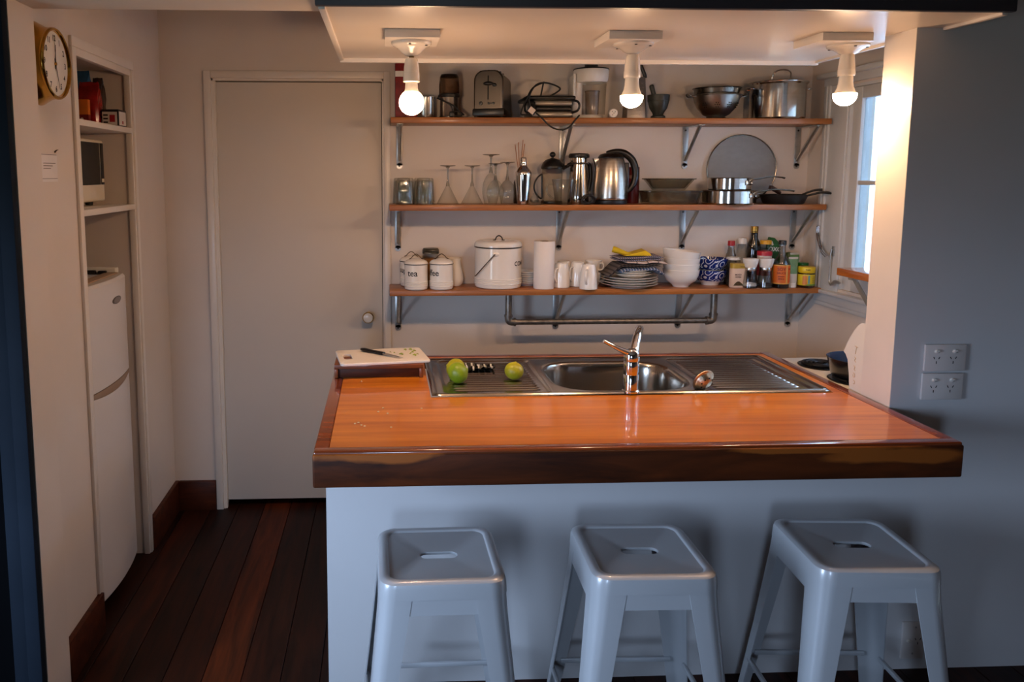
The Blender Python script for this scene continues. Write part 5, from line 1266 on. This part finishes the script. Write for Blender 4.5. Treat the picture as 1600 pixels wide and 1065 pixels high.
for pts in ([(.216, 1.078), (.198, 1.076)], [(.206, 1.076), (.209, 1.062), (.212, 1.050)], [(.214, 1.040), (.208, 1.036), (.212, 1.028), (.206, 1.022)], [(.216, 1.008), (.208, 1.004), (.212, .996), (.205, .992)], [(.216, .982), (.208, .980), (.206, .970), (.214, .968), (.217, .976)], [(.212, .956), (.205, .954), (.205, .945), (.212, .944)]):
    em(pts).obj('embossed_mark', EMB, t)
def coil(x, y, r):
    LA([(r*1.16, .0), (r*1.20, .004), (r*1.14, .006), (r*1.04, .002), (.015, -.0005), (0, -.0005)], x, y, .9026, 'drip_bowl', mat('black_drip_bowl', (18, 18, 20), .25, .6), t, 36)
    n = 90
    MB().tube([(x+(.014+(r-.014)*i/n)*math.cos(i*2*PI*3.6/n), y+(.014+(r-.014)*i/n)*math.sin(i*2*PI*3.6/n), .9125) for i in range(n+1)], .0048, 8).obj('coil_ring', mat('coil_element', (24, 24, 26), .45, .5), t)
coil(1.405, .640, .072); coil(1.420, .405, .088); coil(1.605, .640, .088); coil(1.610, .405, .072)
t = thing('cooking_pot', 'black pot with a blue enamel inside standing on the nearer coil ring', 'pot', (1.424, .408, .9178))
LA([(0, 0), (.088, 0), (.096, .006), (.112, .068), (.1145, .072), (.1125, .0725)], 1.424, .408, .9178, 'pot_wall', mat('black_enamel', (14, 14, 18), .25, coat=.3), t, 44)
LA([(.1125, .0725), (.110, .068), (.094, .008), (0, .005)], 1.424, .408, .9178, 'inside', mat('blue_enamel', (22, 58, 104), .25, coat=.4), t, 44)

# ------------------------------------------------------------------ left wall: clock, notice, alcove goods, fridge
GOLD = mat('polished_gold_case', (206, 158, 72), .16, 1, var=.04)
CKY, CKZ = .074, 2.012
def onx(a, b, c): return (XW+c, CKY+a, CKZ+b)
t = thing('wall_clock', 'round gold cased wall clock with a white numbered face', 'clock', (XW+.001, CKY, CKZ))
MB().lathe([(0, .001), (.124, .001), (.125, .004), (.119, .014), (.110, .03), (.106, .046), (.1055, .052)], seg=64).xf(onx).obj('case', GOLD, t)
MB().lathe([(.1055, .052), (.1075, .056), (.1075, .060), (.104, .0645), (.099, .0635), (.0955, .057), (.0955, .054)], seg=64).xf(onx).obj('bezel', GOLD, t)
MB().lathe([(0, .055), (.0965, .055)], seg=64).xf(onx).obj('dial', mat('clock_face', (226, 220, 208), .6, var=.01), t)
for h in range(1, 13):
    a = PI/2-h*PI/6
    text_flat(str(h), .024, (XW+.0556, CKY+.076*math.cos(a), CKZ+.076*math.sin(a)), (0, 1, 0), (0, 0, 1), .0008).obj('numeral', INK, t, flat=True)
def hand(a, L_, w_, c, tail=.016):
    d = Vector((0, math.cos(a), math.sin(a))); n_ = Vector((0, -math.sin(a), math.cos(a))); o = Vector((XW+c, CKY, CKZ))
    P4 = [o-d*tail-n_*w_, o-d*tail+n_*w_, o+d*L_+n_*w_*.35, o+d*L_-n_*w_*.35]
    return MB().loft([P4, [p+Vector((.0008, 0, 0)) for p in P4]])
hand(PI/2-.13, .058, .0024, .0562).obj('hour_hand', INK, t)
hand(-PI/2+.30, .078, .0020, .0574).obj('minute_hand', INK, t)
hand(PI/2+.10, .070, .0007, .0586, .02).obj('second_hand', mat('grey_hand', (90, 84, 78), .5), t)
MB().lathe([(0, .0555), (.005, .0555), (.005, .0598), (0, .060)], seg=16).xf(onx).obj('hand_boss', GOLD, t)
t = thing('wall_notice', 'small white paper notice taped to the left wall under the clock', 'notice', (XW+.0004, .135, 1.697))
MB().box(XW+.0004, XW+.0010, .060, .184, 1.654, 1.741).obj('paper', mat('notice_paper', (222, 216, 212), .75), t)
for q, (zz, L_) in enumerate(((1.712, .092), (1.704, .07), (1.696, .055))):
    MB().box(XW+.0011, XW+.0013, .078, .078+L_, zz-.0012, zz+.0012).obj('text_line', mat('grey_print', (110, 98, 92), .7), t)
for zz in (1.739, 1.664): MB().box(XW+.0011, XW+.0013, .062, .182, zz-.0008, zz+.0008).obj('border_line', mat('grey_print', (110, 98, 92), .7), t)
MB().tube([(XW+.002, .168, 1.748), (XW+.003, .180, 1.754), (XW+.002, .196, 1.756)], [.003, .002, .001], 6).obj('wall_pin', mat('brown_pin', (70, 48, 36), .5), t)

# goods on the alcove's top shelf
za = 1.8686
def bag(x, y, w_, d_, h, m, name, label, top=.9, seed=1, yaw=0):
    random.seed(seed); t = thing(name, label, 'packet', (x, y, za))
    loops = []
    for q, kx, ky in ((0, .86, .8), (.04, 1, 1), (.3, 1.03, 1.08), (.6, .98, .92), (.82, top, .5), (.93, top*.96, .14), (1, top, .10)):
        L_ = []
        for i in range(24):
            a = 2*PI*i/24; cx_ = abs(math.cos(a))**.55*math.copysign(1, math.cos(a)); cy_ = abs(math.sin(a))**.55*math.copysign(1, math.sin(a))
            j = random.uniform(-.004, .004) if 0 < q < 1 else 0
            L_.append((x+(w_/2*kx)*cx_+j, y+(d_/2*ky)*cy_+j, za+h*q+(random.uniform(-.004, .004) if q > .5 else 0)))
        loops.append(L_)
    MB().loft(loops).obj('bag', m, t, sharp=35)
    return t
bag(-1.605, .775, .055, .07, .165, mat('white_green_packet', (176, 186, 172), .3, var=.25, scale=20), 'snack_packet', 'white and green packet at the left of the alcove top shelf', seed=2)
bag(-1.541, .835, .082, .075, .172, mat('glossy_red_bag', (142, 20, 18), .2, var=.3, scale=30), 'snack_packet', 'glossy red snack bag in the middle of the alcove top shelf', seed=4)
bag(-1.605, .912, .085, .06, .226, mat('blue_packet_foil', (40, 84, 124), .25, var=.4, scale=14), 'snack_packet', 'tall blue packet at the back of the alcove top shelf', seed=5)
bag(-1.535, .916, .045, .055, .196, mat('dark_brown_packet', (56, 36, 24), .3, var=.6, scale=24), 'snack_packet', 'dark brown packet behind the glossy red bag', seed=7)
t = thing('food_box', 'small orange box in front of the red snack bag', 'box', (-1.537, .757, za))
MB().box(-1.556, -1.520, .750, .774, za, za+.098, .001).obj('carton', mat('orange_card', (214, 112, 26), .5, var=.15, scale=20), t)
MB().box(-1.5564, -1.5196, .7496, .7744, za+.0, za+.040).obj('red_base_print', mat('dark_red_card', (120, 22, 22), .5, var=.2), t)
MB().lathe([(0, 0), (.006, 0), (.006, .0003), (0, .0003)], seg=16).xf(lambda a, b, c: (-1.545+a, .7494-c, za+.022+b)).obj('white_roundel', WHITE, t)
t = thing('tea_box', 'small white and black box with a red square, on the alcove top shelf', 'box', (-1.475, .86, za))
MB().box(-1.492, -1.427, .820, .915, za, za+.066, .001).obj('carton', mat('black_card', (26, 24, 26), .5), t)
MB().box(-1.491, -1.433, .8192, .8204, za+.004, za+.056).obj('white_panel', mat('white_card', (206, 198, 190), .55), t)
MB().box(-1.462, -1.441, .8184, .8194, za+.016, za+.044).obj('red_square', mat('red_card_panel', (158, 24, 34), .5), t)
MB().box(-1.4274, -1.4264, .826, .908, za+.004, za+.058).obj('side_panel', mat('white_card', (206, 198, 190), .55), t)
MB().box(-1.4266, -1.4260, .86, .875, za+.010, za+.022).obj('red_mark', mat('red_card_panel', (158, 24, 34), .5), t)
for q in range(3): MB().box(-1.487, -1.469, .8184, .8194, za+.012+q*.014, za+.018+q*.014).obj('black_print', INK, t)

# microwave
zm = 1.5536
t = thing('microwave', 'cream microwave with a black door in the wall alcove', 'microwave', (-1.68, .66, zm))
CREAM = mat('cream_plastic', (222, 210, 186), .35, var=.02)
MB().box(-1.86, -1.530, .440, .872, zm+.014, zm+.262, .008).obj('casing', CREAM, t)
MB().box(-1.530, -1.513, .440, .876, zm+.016, zm+.260, .010, 3).obj('front_frame', CREAM, t)
MB().box(-1.5135, -1.5105, .452, .826, zm+.082, zm+.248, .002).obj('door_window', mat('black_glass_door', (10, 9, 9), .45), t)
MB().box(-1.5135, -1.5105, .834, .868, zm+.082, zm+.248, .002).obj('control_panel', mat('black_panel', (16, 15, 15), .5), t)
MB().box(-1.5110, -1.5098, .838, .864, zm+.092, zm+.106, .001).obj('open_button', CREAM, t)
for yy in (.48, .82):
    for xx in (-1.56, -1.82): LA([(0, 0), (.014, 0), (.016, .014), (0, .014)], xx, yy, zm, 'foot', BLKR, t, 14)
MB().lathe([(0, 0), (.006, 0), (.005, .003), (0, .003)], seg=12).xf(lambda a, b, c: (XW-.22+a, AR-.001-c, zm+.045+b)).obj('trim_cable_hole', BLACK, kind='structure', org=(XW-.22, AR-.001, zm+.045))

# fridge
FR = mat('fridge_white', (216, 212, 210), .3, var=.015, scale=3, bump=.12, bscale=260)
t = thing('fridge', 'white two-door fridge freezer standing in the wall alcove', 'fridge', (-1.72, .65, 0))
FY0, FY1 = .392, .915
def bow(z_, d=0, n=22):
    pts = [(-1.515, FY0+d)]
    for i in range(n+1):
        u = -1+2*i/n
        xx = -1.428-.028*u*u-.05*max(0, abs(u)-.86)**2/.0196*.55-d
        pts.append((xx, (FY0+FY1)/2+u*((FY1-FY0)/2-d)))
    pts.append((-1.515, FY1-d))
    return [(x, y, z_) for x, y in pts]
MB().box(-2.06, -1.520, FY0+.004, FY1-.004, .03, 1.268, .006).obj('cabinet', FR, t)
MB().loft([bow(.866, .004), bow(.870), bow(1.258), bow(1.270, .008)]).obj('freezer_door', FR, t, sharp=30)
fd = MB().loft([bow(.050, .006), bow(.060), bow(.800), bow(.8495, .002)])
fd.xf(lambda x_, y_, z_: (x_, y_, z_-(.017*max(0, 1-((y_-.6535)/.225)**2) if z_ > .84 and x_ > -1.51 else 0))).obj('fridge_door', FR, t, sharp=30)
MB().box(-2.0, -1.50, FY0+.01, FY1-.01, .004, .048, .003).obj('plinth', BLKP, t)
MB().box(-1.519, -1.46, FY0+.012, FY1-.012, .8505, .8655).obj('door_gasket', mat('grey_gasket', (96, 88, 84), .7), t)
hp = []
for i in range(25):
    u = -1+2*i/24; y = (FY0+FY1)/2+u*.225; xx = -1.426-.028*(u*.225/.2615)**2
    hp.append((y, xx, .022*(1-u*u)))
MB().loft([[(xx-.030, y, .853-.2*d) for y, xx, d in hp]+[(xx-.030, y, .8640) for y, xx, d in hp[::-1]], [(xx-.004, y, .8515-d*.75) for y, xx, d in hp]+[(xx-.004, y, .8640) for y, xx, d in hp[::-1]]], True, True).obj('handle_recess', mat('beige_recess', (150, 126, 106), .5), t)
MB().lathe([(0, 0), (1, 0), (1, .002), (0, .003)], seg=36).xf(lambda a, b, c: (-1.4285+c-.028*((.707+a*.056-.6535)/.2615)**2, .707+a*.056, 1.184+b*.0145)).obj('oval_badge', mat('grey_badge', (92, 84, 82), .3, .5), t)
MB().lathe([(0, 0), (.8, 0), (.8, .0026), (0, .0036)], seg=36).xf(lambda a, b, c: (-1.4280+c-.028*((.707+a*.056-.6535)/.2615)**2, .707+a*.056, 1.184+b*.0145)).obj('badge_centre', mat('pale_badge', (140, 130, 126), .3, .5), t)
MB().box(-1.52, -1.47, FY0+.06, FY1-.06, 1.2705, 1.276, .002).obj('top_trim', mat('beige_trim', (176, 148, 122), .5), t)
t = thing('power_board', 'white power board lying on top of the fridge with a black plug', 'power board', (-1.60, .86, 1.2694))
MB().box(-1.72, -1.478, .850, .893, 1.2694, 1.294, .005).obj('strip', WHITE, t)
MB().box(-1.59, -1.555, .832, .8495, 1.2694, 1.286, .004).obj('black_plug', BLKP, t)
MB().box(-1.545, -1.510, .832, .8495, 1.2694, 1.284, .004).obj('black_plug', BLKP, t)

# ------------------------------------------------------------------ settle the shelf goods on the boards, clear of the back wall
FIX = {'saucepan': .020, 'splatter_screen': 0, 'pan_handle': .040, 'frying_pan': .040, 'plate': .026, 'tea_towel': .026, 'dish_cloth': .026}
bpy.context.view_layer.update()
for o in list(COL.objects):
    if o.parent or 'category' not in o.keys(): continue
    x, y, zz = o.location
    if not (1.12 < y < 1.42 and -.45 < x < 1.69 and zz > 1.13) or o.name.split('.')[0] in ('wall_shelf', 'pipe_rail'): continue
    ym = max((c.matrix_world @ Vector(q)).y for c in ([o] if o.type == 'MESH' else o.children_recursive) if c.type == 'MESH' for q in c.bound_box)
    dy = min(FIX.get(o.name.split('.')[0], .05), max(0, D-.0025-ym))
    o.location.y += dy; o.location.x += (x+.36)*dy/3.72
